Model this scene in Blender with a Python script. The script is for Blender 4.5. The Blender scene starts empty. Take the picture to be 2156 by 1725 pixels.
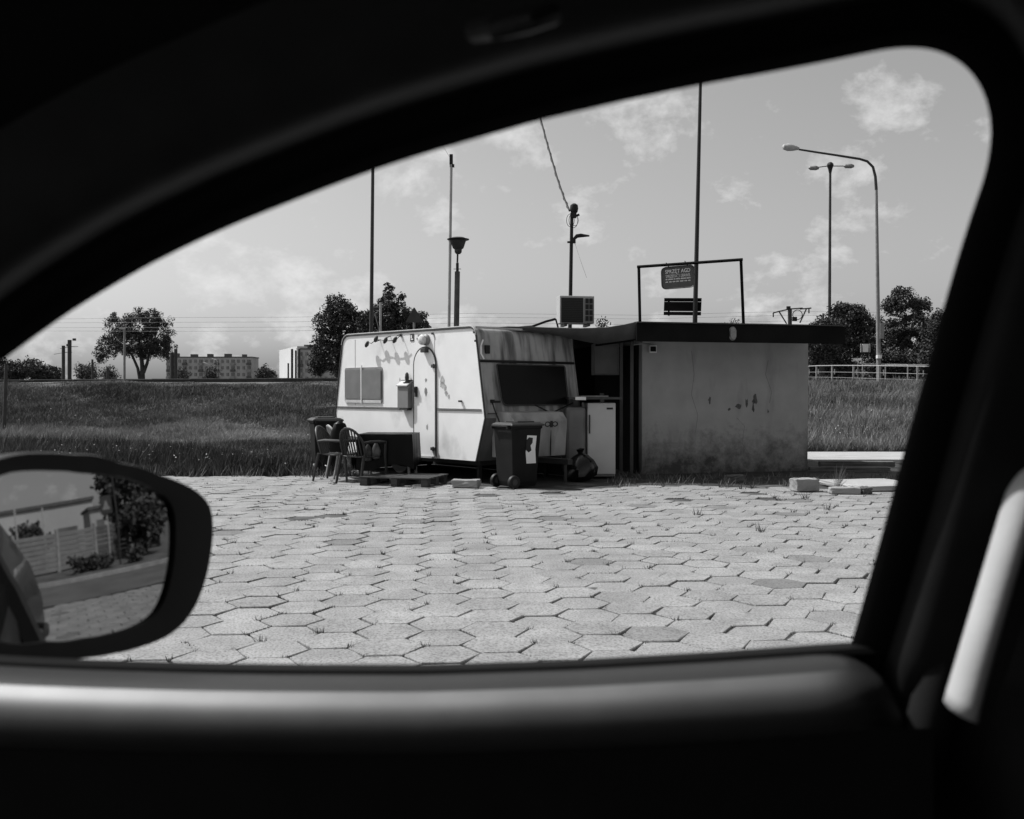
import bpy, math, random
import numpy as np
from mathutils import Vector, Matrix
random.seed(7)
rng = np.random.default_rng(7)
SC = bpy.context.scene
COL = SC.collection
# ------------------------------------------------------------------ camera
F = 2096.0; HZ = 825.0; CX = 1078.0; CY = 862.5; EYE = 1.4
PIT = math.atan(37.5 / F)
cam_d = bpy.data.cameras.new('camera'); cam = bpy.data.objects.new('camera', cam_d); COL.objects.link(cam)
cam.location = (0, 0, EYE); cam.rotation_euler = (math.pi / 2 - PIT, 0, 0)
cam_d.sensor_width = 36; cam_d.lens = 35.0; cam_d.clip_start = 0.02; cam_d.clip_end = 6000
cam_d.dof.use_dof = True; cam_d.dof.focus_distance = 17; cam_d.dof.aperture_fstop = 8
SC.camera = cam
# ------------------------------------------------------------------ sky and sun
SUN = Vector((-0.68, 0.27, 1.0)).normalized()
W = bpy.data.worlds.new('World'); SC.world = W; W.use_nodes = True
nt = W.node_tree; nt.nodes.clear()
def N(t, **k):
    n = nt.nodes.new(t)
    for a, b in k.items(): setattr(n, a, b)
    return n
sky = N('ShaderNodeTexSky', sky_type='NISHITA', sun_disc=False)
sky.sun_elevation = math.asin(SUN.z); sky.sun_rotation = math.atan2(SUN.x, SUN.y)
sky.dust_density = 3.0; sky.air_density = 1.0; sky.ozone_density = 1.0
bw = N('ShaderNodeRGBToBW'); nt.links.new(sky.outputs[0], bw.inputs[0])
tc = N('ShaderNodeTexCoord'); sp = N('ShaderNodeSeparateXYZ'); nt.links.new(tc.outputs['Generated'], sp.inputs[0])
def M(op, a, b=None):
    n = N('ShaderNodeMath', operation=op)
    for i, x in enumerate((a, b)):
        if x is None: continue
        if isinstance(x, (int, float)): n.inputs[i].default_value = x
        else: nt.links.new(x, n.inputs[i])
    return n.outputs[0]
zz = M('ADD', M('MAXIMUM', sp.outputs[2], 0.0), 0.62)
cb = N('ShaderNodeCombineXYZ'); nt.links.new(M('DIVIDE', sp.outputs[0], zz), cb.inputs[0]); nt.links.new(M('DIVIDE', sp.outputs[1], zz), cb.inputs[1])
n1 = N('ShaderNodeTexNoise'); n1.inputs['Scale'].default_value = 8.0; n1.inputs['Detail'].default_value = 9; n1.inputs['Roughness'].default_value = 0.62; n1.inputs['Distortion'].default_value = 0.1
mp = N('ShaderNodeMapping'); mp.inputs['Location'].default_value = (3.4, 1.9, 0.7); nt.links.new(cb.outputs[0], mp.inputs[0]); nt.links.new(mp.outputs[0], n1.inputs['Vector'])
rp = N('ShaderNodeMapRange', clamp=True); rp.inputs[1].default_value = 0.53; rp.inputs[2].default_value = 0.69; rp.inputs[3].default_value = 0; rp.inputs[4].default_value = 0.75
nt.links.new(n1.outputs[0], rp.inputs[0])
# thin clouds: sunlit vapour adds a soft white over the clear sky value
cl = M('ADD', bw.outputs[0], M('MULTIPLY', rp.outputs[0], M('SUBTRACT', 6.0, bw.outputs[0])))
bg = N('ShaderNodeBackground'); bg.inputs['Strength'].default_value = 0.142
nt.links.new(cl, bg.inputs['Color'])
wo = N('ShaderNodeOutputWorld'); nt.links.new(bg.outputs[0], wo.inputs[0])
sd = bpy.data.lights.new('sun', 'SUN'); sd.energy = 5.0; sd.angle = math.radians(0.5); sd.color = (1, 1, 1)
so = bpy.data.objects.new('sun', sd); COL.objects.link(so); so.rotation_euler = (-SUN).to_track_quat('-Z', 'Y').to_euler()
vs = SC.view_settings; vs.view_transform = 'Standard'; vs.look = 'None'; vs.exposure = 0.0; vs.gamma = 1; vs.use_curve_mapping = False
SC.cycles.max_bounces = 6
# ------------------------------------------------------------------ pixel measurement helpers (give real 3-D points)
fw = Vector((0, math.cos(PIT), -math.sin(PIT))); up = Vector((0, math.sin(PIT), math.cos(PIT))); CAM = Vector((0, 0, EYE))
def ray(u, v): return (fw + Vector((1, 0, 0)) * ((u - CX) / F) + up * ((CY - v) / F)).normalized()
def P(u, v, Y):
    d = ray(u, v); return CAM + d * (Y / d.y)
def GY(v, z=0.0): return (EYE - z) * F / (v - HZ)
# ------------------------------------------------------------------ mesh builder
class MB:
    def __init__(s): s.v = []; s.f = []; s.mi = []; s.cur = 0
    def add(s, vs_, fs):
        b = len(s.v); s.v += [tuple(x) for x in vs_]
        for q in fs: s.f.append([b + i for i in q]); s.mi.append(s.cur)
        return s
    def box(s, c, d, R=None, taper=1.0):
        x, y, z = d[0] / 2, d[1] / 2, d[2] / 2; vs_ = []
        for k in (-1, 1):
            t = 1 if k < 0 else taper
            for i, j in ((-1, -1), (1, -1), (1, 1), (-1, 1)):
                p = Vector((i * x * t, j * y * t, k * z))
                if R is not None: p = R @ p
                vs_.append(p + Vector(c))
        return s.add(vs_, [(3, 2, 1, 0), (4, 5, 6, 7), (0, 1, 5, 4), (1, 2, 6, 5), (2, 3, 7, 6), (3, 0, 4, 7)])
    def tube(s, pts, r, n=8, cap=True):
        pts = [Vector(p) for p in pts]; m = len(pts)
        rr = r if isinstance(r, (list, tuple)) else [r] * m
        vs_ = []; u = None
        for i, p in enumerate(pts):
            t = (pts[min(i + 1, m - 1)] - pts[max(i - 1, 0)]).normalized()
            if u is None:
                a = Vector((0, 0, 1)) if abs(t.z) < 0.9 else Vector((1, 0, 0)); u = t.cross(a).normalized()
            else: u = (u - t * u.dot(t)).normalized()
            w = t.cross(u)
            for k in range(n):
                an = 2 * math.pi * k / n; vs_.append(p + (u * math.cos(an) + w * math.sin(an)) * rr[i])
        fs = [(i * n + k, i * n + (k + 1) % n, (i + 1) * n + (k + 1) % n, (i + 1) * n + k) for i in range(m - 1) for k in range(n)]
        if cap: fs += [tuple(range(n - 1, -1, -1)), tuple((m - 1) * n + k for k in range(n))]
        return s.add(vs_, fs)
    def lathe(s, prof, c=(0, 0, 0), n=16, R=None):
        vs_ = []; m = len(prof)
        for r, z in prof:
            for k in range(n):
                a = 2 * math.pi * k / n; p = Vector((r * math.cos(a), r * math.sin(a), z))
                if R is not None: p = R @ p
                vs_.append(p + Vector(c))
        fs = [(i * n + k, i * n + (k + 1) % n, (i + 1) * n + (k + 1) % n, (i + 1) * n + k) for i in range(m - 1) for k in range(n)]
        fs += [tuple(range(n - 1, -1, -1)), tuple((m - 1) * n + k for k in range(n))]
        return s.add(vs_, fs)
    def grid(s, rows, closed=False):
        n = len(rows[0]); vs_ = [p for r in rows for p in r]; k = n if closed else n - 1
        return s.add(vs_, [(i * n + j, i * n + (j + 1) % n, (i + 1) * n + (j + 1) % n, (i + 1) * n + j) for i in range(len(rows) - 1) for j in range(k)])
    def prism(s, poly, fn, a, b):
        n = len(poly); vs_ = [fn(p[0], p[1], a) for p in poly] + [fn(p[0], p[1], b) for p in poly]
        return s.add(vs_, [tuple(range(n)), tuple(range(2 * n - 1, n - 1, -1))] + [(i, n + i, n + (i + 1) % n, (i + 1) % n) for i in range(n)])
def link(name, me, parent=None):
    o = bpy.data.objects.new(name, me); COL.objects.link(o)
    if parent is not None: o.parent = parent
    return o
def obj(name, mb, mat, parent=None, smooth=False, bev=0.0, weld=False):
    me = bpy.data.meshes.new(name); me.from_pydata(mb.v, [], mb.f)
    mats = mat if isinstance(mat, (list, tuple)) else [mat]
    for m in mats: me.materials.append(m)
    me.polygons.foreach_set('material_index', mb.mi)
    import bmesh
    b = bmesh.new(); b.from_mesh(me)
    if weld: bmesh.ops.remove_doubles(b, verts=b.verts, dist=1e-4)
    bmesh.ops.recalc_face_normals(b, faces=b.faces); b.to_mesh(me); b.free()
    if smooth:
        me.polygons.foreach_set('use_smooth', [True] * len(me.polygons))
        me.set_sharp_from_angle(angle=math.radians(38))
    me.update()
    o = link(name, me, parent)
    if bev:
        m = o.modifiers.new('bevel', 'BEVEL'); m.width = bev; m.segments = 2; m.limit_method = 'ANGLE'; m.angle_limit = math.radians(40)
    return o
def tag(o, label, cat, group=None):
    o['label'] = label; o['category'] = cat
    if group: o['group'] = group
    return o
def kind(o, k): o['kind'] = k; return o
def thing(name, label, cat, loc=(0, 0, 0), rot=0.0, group=None):
    o = link(name, None); o.location = loc; o.rotation_euler = (0, 0, rot); o.empty_display_size = 0.1
    return tag(o, label, cat, group)
def copy_thing(src, label, loc, rot):
    r = src.copy(); COL.objects.link(r); r.location = loc; r.rotation_euler = (0, 0, rot); r['label'] = label
    for ch in list(src.children):
        c = ch.copy(); COL.objects.link(c); c.parent = r
        for g in list(ch.children):
            d = g.copy(); COL.objects.link(d); d.parent = c
    return r
# ------------------------------------------------------------------ materials (all grey: a black and white place)
def gm(name, base, rough=0.8, var=0.18, scale=6.0, bump=0.0, metal=0.0, spec=0.4, fine=60.0, stretch=None, dirt=None, coat=0.0):
    m = bpy.data.materials.new(name); m.use_nodes = True; t = m.node_tree; b = t.nodes['Principled BSDF']
    b.inputs['Roughness'].default_value = rough; b.inputs['Metallic'].default_value = metal; b.inputs['Specular IOR Level'].default_value = spec
    b.inputs['Coat Weight'].default_value = coat
    c = t.nodes.new('ShaderNodeTexCoord'); mpn = t.nodes.new('ShaderNodeMapping'); t.links.new(c.outputs['Object'], mpn.inputs[0])
    if stretch: mpn.inputs['Scale'].default_value = stretch
    a = t.nodes.new('ShaderNodeTexNoise'); a.inputs['Scale'].default_value = scale; a.inputs['Detail'].default_value = 6; t.links.new(mpn.outputs[0], a.inputs['Vector'])
    mr = t.nodes.new('ShaderNodeMapRange'); mr.inputs[1].default_value = 0.3; mr.inputs[2].default_value = 0.7
    mr.inputs[3].default_value = base * (1 - var); mr.inputs[4].default_value = base * (1 + var); t.links.new(a.outputs[0], mr.inputs[0])
    out = mr.outputs[0]
    if dirt:   # (noise scale, threshold lo, hi, dirt value, stretch)
        mp2 = t.nodes.new('ShaderNodeMapping'); mp2.inputs['Scale'].default_value = dirt[4]; t.links.new(c.outputs['Object'], mp2.inputs[0])
        d = t.nodes.new('ShaderNodeTexNoise'); d.inputs['Scale'].default_value = dirt[0]; d.inputs['Detail'].default_value = 7; t.links.new(mp2.outputs[0], d.inputs['Vector'])
        r2 = t.nodes.new('ShaderNodeMapRange'); r2.inputs[1].default_value = dirt[1]; r2.inputs[2].default_value = dirt[2]; t.links.new(d.outputs[0], r2.inputs[0])
        mx = t.nodes.new('ShaderNodeMix'); mx.data_type = 'FLOAT'; mx.inputs[3].default_value = dirt[3]
        t.links.new(r2.outputs[0], mx.inputs[0]); t.links.new(out, mx.inputs[2]); out = mx.outputs[0]
    t.links.new(out, b.inputs['Base Color'])
    if bump:
        f = t.nodes.new('ShaderNodeTexNoise'); f.inputs['Scale'].default_value = fine; f.inputs['Detail'].default_value = 4; t.links.new(c.outputs['Object'], f.inputs['Vector'])
        bp = t.nodes.new('ShaderNodeBump'); bp.inputs['Strength'].default_value = bump; bp.inputs['Distance'].default_value = 0.01
        t.links.new(f.outputs[0], bp.inputs['Height']); t.links.new(bp.outputs[0], b.inputs['Normal'])
    m['out'] = 1
    return m
def tint_mat(name, lo, hi, rough=0.8, attr='tint', island=False, objr=False, bump=0.0, trans=0.0):
    m = bpy.data.materials.new(name); m.use_nodes = True; t = m.node_tree; b = t.nodes['Principled BSDF']
    b.inputs['Roughness'].default_value = rough; b.inputs['Specular IOR Level'].default_value = 0.2
    if objr: n = t.nodes.new('ShaderNodeObjectInfo'); o = n.outputs['Random']
    elif island: n = t.nodes.new('ShaderNodeNewGeometry'); o = n.outputs['Random Per Island']
    else: n = t.nodes.new('ShaderNodeAttribute'); n.attribute_name = attr; o = n.outputs['Fac']
    mr = t.nodes.new('ShaderNodeMapRange'); mr.clamp = False; mr.inputs[3].default_value = lo; mr.inputs[4].default_value = hi; t.links.new(o, mr.inputs[0])
    out = mr.outputs[0]
    if bump:       # the odd slab is much darker than its neighbours
        gt = t.nodes.new('ShaderNodeMath'); gt.operation = 'GREATER_THAN'; gt.inputs[1].default_value = .975; fr_ = t.nodes.new('ShaderNodeMath'); fr_.operation = 'FRACT'
        m7 = t.nodes.new('ShaderNodeMath'); m7.operation = 'MULTIPLY'; m7.inputs[1].default_value = 7.31; t.links.new(o, m7.inputs[0]); t.links.new(m7.outputs[0], fr_.inputs[0]); t.links.new(fr_.outputs[0], gt.inputs[0])
        md = t.nodes.new('ShaderNodeMath'); md.operation = 'MULTIPLY_ADD'; md.inputs[1].default_value = -.085; t.links.new(gt.outputs[0], md.inputs[0]); t.links.new(out, md.inputs[2]); out = md.outputs[0]
    if bump:   # concrete: mottling, pits, stains
        c = t.nodes.new('ShaderNodeNewGeometry')
        a = t.nodes.new('ShaderNodeTexNoise'); a.inputs['Scale'].default_value = 2.2; a.inputs['Detail'].default_value = 8; a.inputs['Roughness'].default_value = 0.7; t.links.new(c.outputs['Position'], a.inputs['Vector'])
        r1 = t.nodes.new('ShaderNodeMapRange'); r1.inputs[1].default_value = 0.3; r1.inputs[2].default_value = 0.7; r1.inputs[3].default_value = 0.72; r1.inputs[4].default_value = 1.18; t.links.new(a.outputs[0], r1.inputs[0])
        g = t.nodes.new('ShaderNodeTexNoise'); g.inputs['Scale'].default_value = 70; g.inputs['Detail'].default_value = 5; t.links.new(c.outputs['Position'], g.inputs['Vector'])
        r2 = t.nodes.new('ShaderNodeMapRange'); r2.inputs[1].default_value = 0.3; r2.inputs[2].default_value = 0.55; r2.inputs[3].default_value = 0.45; r2.inputs[4].default_value = 1.05; t.links.new(g.outputs[0], r2.inputs[0])
        m1 = t.nodes.new('ShaderNodeMath'); m1.operation = 'MULTIPLY'; t.links.new(r1.outputs[0], m1.inputs[0]); t.links.new(r2.outputs[0], m1.inputs[1])
        m2 = t.nodes.new('ShaderNodeMath'); m2.operation = 'MULTIPLY'; t.links.new(m1.outputs[0], m2.inputs[0]); t.links.new(out, m2.inputs[1]); out = m2.outputs[0]
        bp = t.nodes.new('ShaderNodeBump'); bp.inputs['Strength'].default_value = bump; bp.inputs['Distance'].default_value = 0.006; t.links.new(g.outputs[0], bp.inputs['Height']); t.links.new(bp.outputs[0], b.inputs['Normal'])
    t.links.new(out, b.inputs['Base Color'])
    return m
MT = {}
MT['soil'] = gm('soil', 0.085, 0.95, 0.45, 1.2, 0.5, fine=30)
MT['joint'] = gm('joint_soil', 0.065, 0.95, 0.55, 5, 0.4)
MT['asphalt'] = gm('asphalt', 0.10, 0.9, 0.2, 1.0, 0.3, fine=90)
MT['concrete'] = gm('concrete', 0.27, 0.9, 0.22, 3, 0.35, fine=50)
MT['paleconc'] = gm('pale_concrete', 0.34, 0.9, 0.12, 2, 0.2)
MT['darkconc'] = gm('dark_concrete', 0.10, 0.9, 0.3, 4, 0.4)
MT['white'] = gm('white_enamel', 0.80, 0.45, 0.04, 3, dirt=(1.6, 0.60, 0.78, 0.50, (1, 1, 0.8)))
MT['whiteclean'] = gm('white_paint', 0.75, 0.5, 0.05, 5)
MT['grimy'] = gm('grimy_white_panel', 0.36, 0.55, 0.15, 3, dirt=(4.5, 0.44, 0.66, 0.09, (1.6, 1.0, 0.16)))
MT['lower'] = gm('grey_panel', 0.16, 0.6, 0.2, 3, dirt=(3.0, 0.45, 0.7, 0.08, (1, 1, 0.3)))
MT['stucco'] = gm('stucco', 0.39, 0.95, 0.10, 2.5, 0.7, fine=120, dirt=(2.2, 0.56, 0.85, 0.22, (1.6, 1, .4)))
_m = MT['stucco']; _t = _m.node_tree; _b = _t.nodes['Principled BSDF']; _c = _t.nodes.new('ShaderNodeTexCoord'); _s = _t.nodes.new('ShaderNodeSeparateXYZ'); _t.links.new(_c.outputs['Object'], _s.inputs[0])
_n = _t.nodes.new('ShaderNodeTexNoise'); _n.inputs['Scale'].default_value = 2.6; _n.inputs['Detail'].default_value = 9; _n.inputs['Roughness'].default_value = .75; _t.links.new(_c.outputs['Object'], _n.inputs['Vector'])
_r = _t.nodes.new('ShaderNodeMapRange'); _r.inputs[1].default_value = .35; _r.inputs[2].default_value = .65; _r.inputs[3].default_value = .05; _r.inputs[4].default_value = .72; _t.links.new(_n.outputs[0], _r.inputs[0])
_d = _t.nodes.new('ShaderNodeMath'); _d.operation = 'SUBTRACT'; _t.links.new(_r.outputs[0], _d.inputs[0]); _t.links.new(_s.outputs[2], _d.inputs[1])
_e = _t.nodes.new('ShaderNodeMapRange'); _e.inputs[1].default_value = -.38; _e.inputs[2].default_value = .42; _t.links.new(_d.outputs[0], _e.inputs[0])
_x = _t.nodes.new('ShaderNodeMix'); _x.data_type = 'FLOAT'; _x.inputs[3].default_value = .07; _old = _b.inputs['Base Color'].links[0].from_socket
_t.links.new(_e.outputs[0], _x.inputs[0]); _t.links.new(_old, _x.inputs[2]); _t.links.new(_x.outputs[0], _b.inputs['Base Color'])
MT['black'] = gm('black_plastic', 0.007, 0.55, 0.2, 8)
MT['blackmetal'] = gm('black_metal', 0.012, 0.5, 0.25, 8)
MT['darkmetal'] = gm('dark_metal', 0.04, 0.5, 0.25, 6)
MT['greymetal'] = gm('grey_metal', 0.22, 0.5, 0.2, 5)
MT['zinc'] = gm('galvanised_steel', 0.42, 0.45, 0.15, 5)
MT['rail'] = gm('white_rail_paint', 0.30, 0.5, 0.12, 5)
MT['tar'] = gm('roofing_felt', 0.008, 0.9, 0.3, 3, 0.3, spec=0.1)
MT['tarp'] = gm('tarpaulin', 0.04, 0.6, 0.3, 4, 0.3)
MT['glassdark'] = gm('dark_window_glass', 0.006, 0.35, 0.3, 3, spec=0.12)
MT['chair'] = gm('dark_chair_plastic', 0.016, 0.5, 0.2, 8)
MT['chairgrey'] = gm('grey_chair_plastic', 0.26, 0.5, 0.12, 8)
MT['wood'] = gm('weathered_wood', 0.05, 0.9, 0.35, 5, 0.4, stretch=(1, 8, 8))
MT['bin'] = gm('bin_plastic', 0.009, 0.6, 0.25, 5, spec=0.15)
MT['binlid'] = gm('bin_lid_plastic', 0.018, 0.38, 0.3, 6)
MT['cloth'] = gm('oilcloth', 0.004, 0.4, 0.3, 9, spec=0.12)
MT['bag'] = gm('bin_bag', 0.006, 0.2, 0.3, 9, spec=0.4)
MT['bark'] = gm('bark', 0.05, 0.95, 0.35, 4, 0.6)
MT['leaf'] = tint_mat('foliage', 0.018, 0.10, 0.7)
MT['grass'] = tint_mat('grass_blades', 0.045, 0.46, 0.75)
MT['slab_obj'] = tint_mat('slab_concrete', 0.245, 0.295, 0.92, objr=True, bump=0.5)
MT['slab_far'] = tint_mat('slab_concrete_far', 0.245, 0.295, 0.92, island=True, bump=0.5)
MT['sign'] = gm('sign_grey', 0.085, 0.5, 0.15, 4)
MT['letters'] = gm('sign_letters', 0.85, 0.5, 0.05, 5)
MT['block'] = gm('flat_block_wall', 0.40, 0.9, 0.12, 0.15)
MT['blockdark'] = gm('flat_block_window', 0.14, 0.3, 0.3, 0.4)  # wall and window tones paled to stand for distance haze
MT['interior'] = gm('interior_trim', 0.02, 0.42, 0.2, 30, 0.08, fine=400, spec=0.5)
MT['headliner'] = gm('headliner', 0.018, 0.95, 0.1, 20, spec=0.0)
MT['doorpad'] = gm('door_pad', 0.016, 0.45, 0.1, 40, 0.10, fine=500, spec=0.4)
MT['satin'] = gm('satin_highlight', 0.15, 0.54, 0.06, 30, metal=1.0)
MT['rubber'] = gm('rubber_seal', 0.004, 0.7, 0.1, 20, spec=0.1)
MT['housing'] = gm('mirror_housing_plastic', 0.004, 0.42, 0.1, 20, spec=0.22)
MT['paint'] = gm('car_paint', 0.02, 0.45, 0.05, 5, spec=0.4, coat=0.15)
MT['belt'] = gm('belt_webbing', 0.40, 0.8, 0.05, 30, 0.05, fine=300)
mm = bpy.data.materials.new('mirror_glass'); mm.use_nodes = True; b_ = mm.node_tree.nodes['Principled BSDF']
b_.inputs['Metallic'].default_value = 1; b_.inputs['Roughness'].default_value = 0.0; b_.inputs['Base Color'].default_value = (0.31, 0.31, 0.31, 1); MT['mirror'] = mm

# ================================================================== SETTING
def sst(t): t = np.clip(t, 0, 1); return t * t * (3 - 2 * t)
def nz(x, y, s=1.0):
    x = x * s; y = y * s
    return (np.sin(x * 1.3 + 1.7 * np.sin(y * 0.9)) + np.sin(y * 1.7 + 1.3 * np.sin(x * 1.1 + 2)) + 0.6 * np.sin(x * 3.1 + y * 2.3) + 0.4 * np.sin(5.3 * x - 4.1 * y)) / 3
def tz(x, y):
    zl = 1.85 * sst((y - 28.5) / 13.5); zr = 1.7 * sst((y - 24) / 26.0)
    w = sst((x - 2) / 6.0); z = zl * (1 - w) + zr * w
    bump = 0.10 * nz(x, y, 0.5) * sst((y - 17) / 4) * (1 - sst((y - 60) / 20)) * (1 - sst((y - 40) / 4) * (1 - w))
    return -0.04 + z + bump
def terrain():
    xs = np.concatenate([[-1800, -600, -200, -100, -60], np.arange(-45, 45, 1.0), [45, 60, 100, 200, 600, 1800]])
    ys = np.concatenate([[-1500, -300, -80, -30], np.arange(-14, 62, 0.8), [64, 80, 120, 300, 800, 2600]])
    X, Y = np.meshgrid(xs, ys); Z = tz(X, Y)
    rows = [[(X[i, j], Y[i, j], Z[i, j]) for j in range(len(xs))] for i in range(len(ys))]
    o = obj('ground', MB().grid(rows), MT['soil'], smooth=True); kind(o, 'structure')
terrain()
EDGE = [(-30, 16.55), (-2.6, 16.5), (-2.3, 15.3), (-1.15, 15.0), (-.5, 14.75), (-.15, 14.35), (.75, 13.95), (1.4, 14.3), (1.9, 14.85), (2.9, 14.7), (3.6, 14.5), (4.1, 14.3), (5.0, 14.1), (30, 14.1)]
def inpave(x, y): return y < np.interp(x, [e[0] for e in EDGE], [e[1] for e in EDGE]) + 0.1 * math.sin(x * 5.1)
def pavement():
    bxs = np.concatenate([[-13, -10], np.arange(-8, 7.0, .11), [8, 9.25]]); bys = np.concatenate([[-6, 0, 2.5], np.arange(4, 16.6, .11)]); BX, BY = np.meshgrid(bxs, bys)
    BZ = -.0085 + .0045 * nz(BX, BY, 1.1) + .003 * nz(BX + 7, BY, 3.7) + rng.normal(0, .0016, BX.shape)
    bed = MB(); bed.grid([[(BX[i, j], BY[i, j], BZ[i, j]) for j in range(len(bxs))] for i in range(len(bys))])
    root = kind(obj('pavement', bed, MT['joint']), 'structure')
    s = 0.2035; ro = math.radians(4); c, sn = math.cos(ro), math.sin(ro)
    def hexv(r0, r):
        jit = [(random.uniform(-.011, .009), random.uniform(-.010, .010)) for _ in range(6)]
        vs_ = []
        for k, (rad, z) in enumerate(((r0 - 0.005, 0.0), (r0, -0.005), (r0, -0.06))):
            for i in range(6):
                a = math.pi / 3 * i + r; vs_.append(Vector((rad * math.cos(a) + jit[i][0], rad * math.sin(a) + jit[i][1], z)))
        return vs_
    HF = [tuple(range(6))] + [(k * 6 + i, (k + 1) * 6 + i, (k + 1) * 6 + (i + 1) % 6, k * 6 + (i + 1) % 6) for k in range(2) for i in range(6)]
    HF = [tuple(q) for q in HF]
    cents = []
    for i in range(-45, 36):
        for j in range(-24, 52):
            x0 = 1.5 * s * i; y0 = math.sqrt(3) * s * (j + 0.5 * (i % 2)); x = x0 * c - y0 * sn; y = x0 * sn + y0 * c
            if -12.8 < x < 9.1 and -5.5 < y and inpave(x, y): cents.append((x, y))
    near = sorted([p for p in cents if 4.9 < p[1] and -0.40 * p[1] < p[0] < 0.38 * p[1]], key=lambda p: p[1])[:300]
    ns = set(near)
    variants = []
    for k in range(10):
        me = bpy.data.meshes.new('paving_slab'); me.from_pydata([tuple(v) for v in hexv(random.uniform(.1935, .2005), ro)], [], HF); me.materials.append(MT['slab_obj']); variants.append(me)
    far = MB()
    for p in cents:
        tx, ty = random.gauss(0, .0075), random.gauss(0, .0075); z = random.gauss(0, .0025) + 0.006 * nz(p[0], p[1], 0.6) + .003
        if p in ns:
            o = link('paving_slab', random.choice(variants), root); o.location = (p[0], p[1], z); o.rotation_euler = (tx, ty, random.gauss(0, .015))
        else:
            if random.random() < 0.01: continue
            R = Matrix.Rotation(tx, 3, 'X') @ Matrix.Rotation(ty, 3, 'Y'); vs_ = [R @ v + Vector((p[0], p[1], z)) for v in hexv(random.uniform(.1935, .2005), ro)]
            far.add(vs_, HF)
    kind(obj('paving_slab', far, MT['slab_far'], root), 'stuff')
    return cents, s, ro
CENTS, HS, HRO = pavement()
soil_rows = [[(x, y, -0.006 + .004 * nz(x, y, 2)) for x in np.linspace(-2.7, 7.5, 62)] for y in np.linspace(13.6, 20.2, 40)]
soilm = MB()
for yr in range(39):
    for xr in range(61):
        q = [soil_rows[yr][xr], soil_rows[yr][xr + 1], soil_rows[yr + 1][xr + 1], soil_rows[yr + 1][xr]]; cx_ = sum(p[0] for p in q) / 4; cy_ = sum(p[1] for p in q) / 4
        if not inpave(cx_, cy_ - .25): soilm.add(q, [(0, 1, 2, 3)])
kind(obj('soil_and_shade', soilm, gm('earth_and_shade', .032, .95, .4, 5, .5)), 'structure')  # earth before the kiosk, spread under caravan and table to deepen the shade
# pale concrete path beyond the building, its kerbs, and the road behind the car
kind(obj('path', MB().box((9.5, 21.5, -0.02), (9.0, 2.6, 0.09)), MT['paleconc'], bev=0.01), 'structure')
kind(obj('road', MB().add([(9.5, -60, -0.012), (14.6, -60, -0.012), (14.2, 8, -0.012), (16.5, 16, -0.012), (36, 40, -0.012), (30, 46, -0.012), (11.5, 18, -0.012), (9.4, 8, -0.012)], [(0, 1, 2, 7), (2, 3, 6, 7), (3, 4, 5, 6)]), MT['asphalt']), 'structure')
kind(obj('kerb', MB().box((14.55, -20, 0.03), (0.25, 60, 0.14)), MT['concrete']), 'structure')

# ---- vegetation cloud helper
def mesh_np(name, V, Fc, tint, mat, parent=None, nper=4):
    me = bpy.data.meshes.new(name); nF = len(Fc)
    me.vertices.add(len(V)); me.vertices.foreach_set('co', V.astype(np.float32).ravel())
    me.loops.add(nF * nper); me.loops.foreach_set('vertex_index', Fc.astype(np.int32).ravel())
    me.polygons.add(nF); me.polygons.foreach_set('loop_start', np.arange(0, nF * nper, nper, dtype=np.int32))
    me.update(calc_edges=True)
    a = me.attributes.new('tint', 'FLOAT', 'POINT'); a.data.foreach_set('value', tint.astype(np.float32))
    me.materials.append(mat)
    return link(name, me, parent)
def unit(n):
    v = rng.normal(size=(n, 3)); return v / np.linalg.norm(v, axis=1)[:, None]
def leaves(C, size, tint):
    n = len(C); a = unit(n); b = np.cross(a, unit(n)); b /= np.linalg.norm(b, axis=1)[:, None] + 1e-9
    s = size * rng.uniform(0.6, 1.3, n)[:, None]
    V = np.stack([C - a * s, C + b * s * .55, C + a * s, C - b * s * .55], 1).reshape(-1, 3)
    return V, np.arange(4 * n).reshape(n, 4), np.repeat(tint, 4)
def crown_pts(blobs, nclump, nleaf, clump_r):
    """blobs: (cx,cy,cz,rx,ry,rz). Clumps sit toward the surface of each blob; leaves sit around each clump"""
    w = np.array([b[3] * b[5] for b in blobs]); w = w / w.sum(); pts = []; tn = []
    for b, f in zip(blobs, w):
        k = max(3, int(nclump * f)); d = unit(k); rad = rng.uniform(0.25, 1.0, k) ** 0.45 * np.where(rng.uniform(0, 1, k) < .16, rng.uniform(1.1, 1.35, k), 1.0)
        c = np.array(b[:3]) + d * rad[:, None] * np.array(b[3:])
        cr = clump_r * rng.uniform(0.6, 1.35, k); tc_ = rng.uniform(0, 1, k)
        m = max(4, nleaf // 1)
        q = unit(k * m) * (rng.uniform(0, 1, k * m) ** 0.4)[:, None] * np.repeat(cr, m)[:, None] * np.array([1, 1, .8])
        pts.append(np.repeat(c, m, 0) + q); tn.append(np.repeat(tc_, m) * 0.6 + rng.uniform(0, .4, k * m))
    return np.concatenate(pts), np.concatenate(tn)
def tree(name, label, base, blobs, nclump, nleaf, clump_r, leaf, trunks, cat='tree', group=None, lift=None):
    t = thing(name, label, cat, base, 0, group); b0 = np.array(base)
    C, tn = crown_pts([tuple(np.array(b[:3]) - b0) + tuple(b[3:]) for b in blobs], nclump, nleaf, clump_r)
    k = C[:, 2] > 0.02; C = C[k]; tn = tn[k]
    V, Fc, T = leaves(C, leaf, tn); mesh_np('crown', V, Fc, T, MT['leaf'], t)
    mb = MB()
    for pts, r in trunks: mb.tube([Vector(p) - Vector(base) for p in pts], r, 7)
    if mb.v: obj('trunk' if cat == 'tree' else 'stem', mb, MT['bark'], t, smooth=True)
    return t
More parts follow.
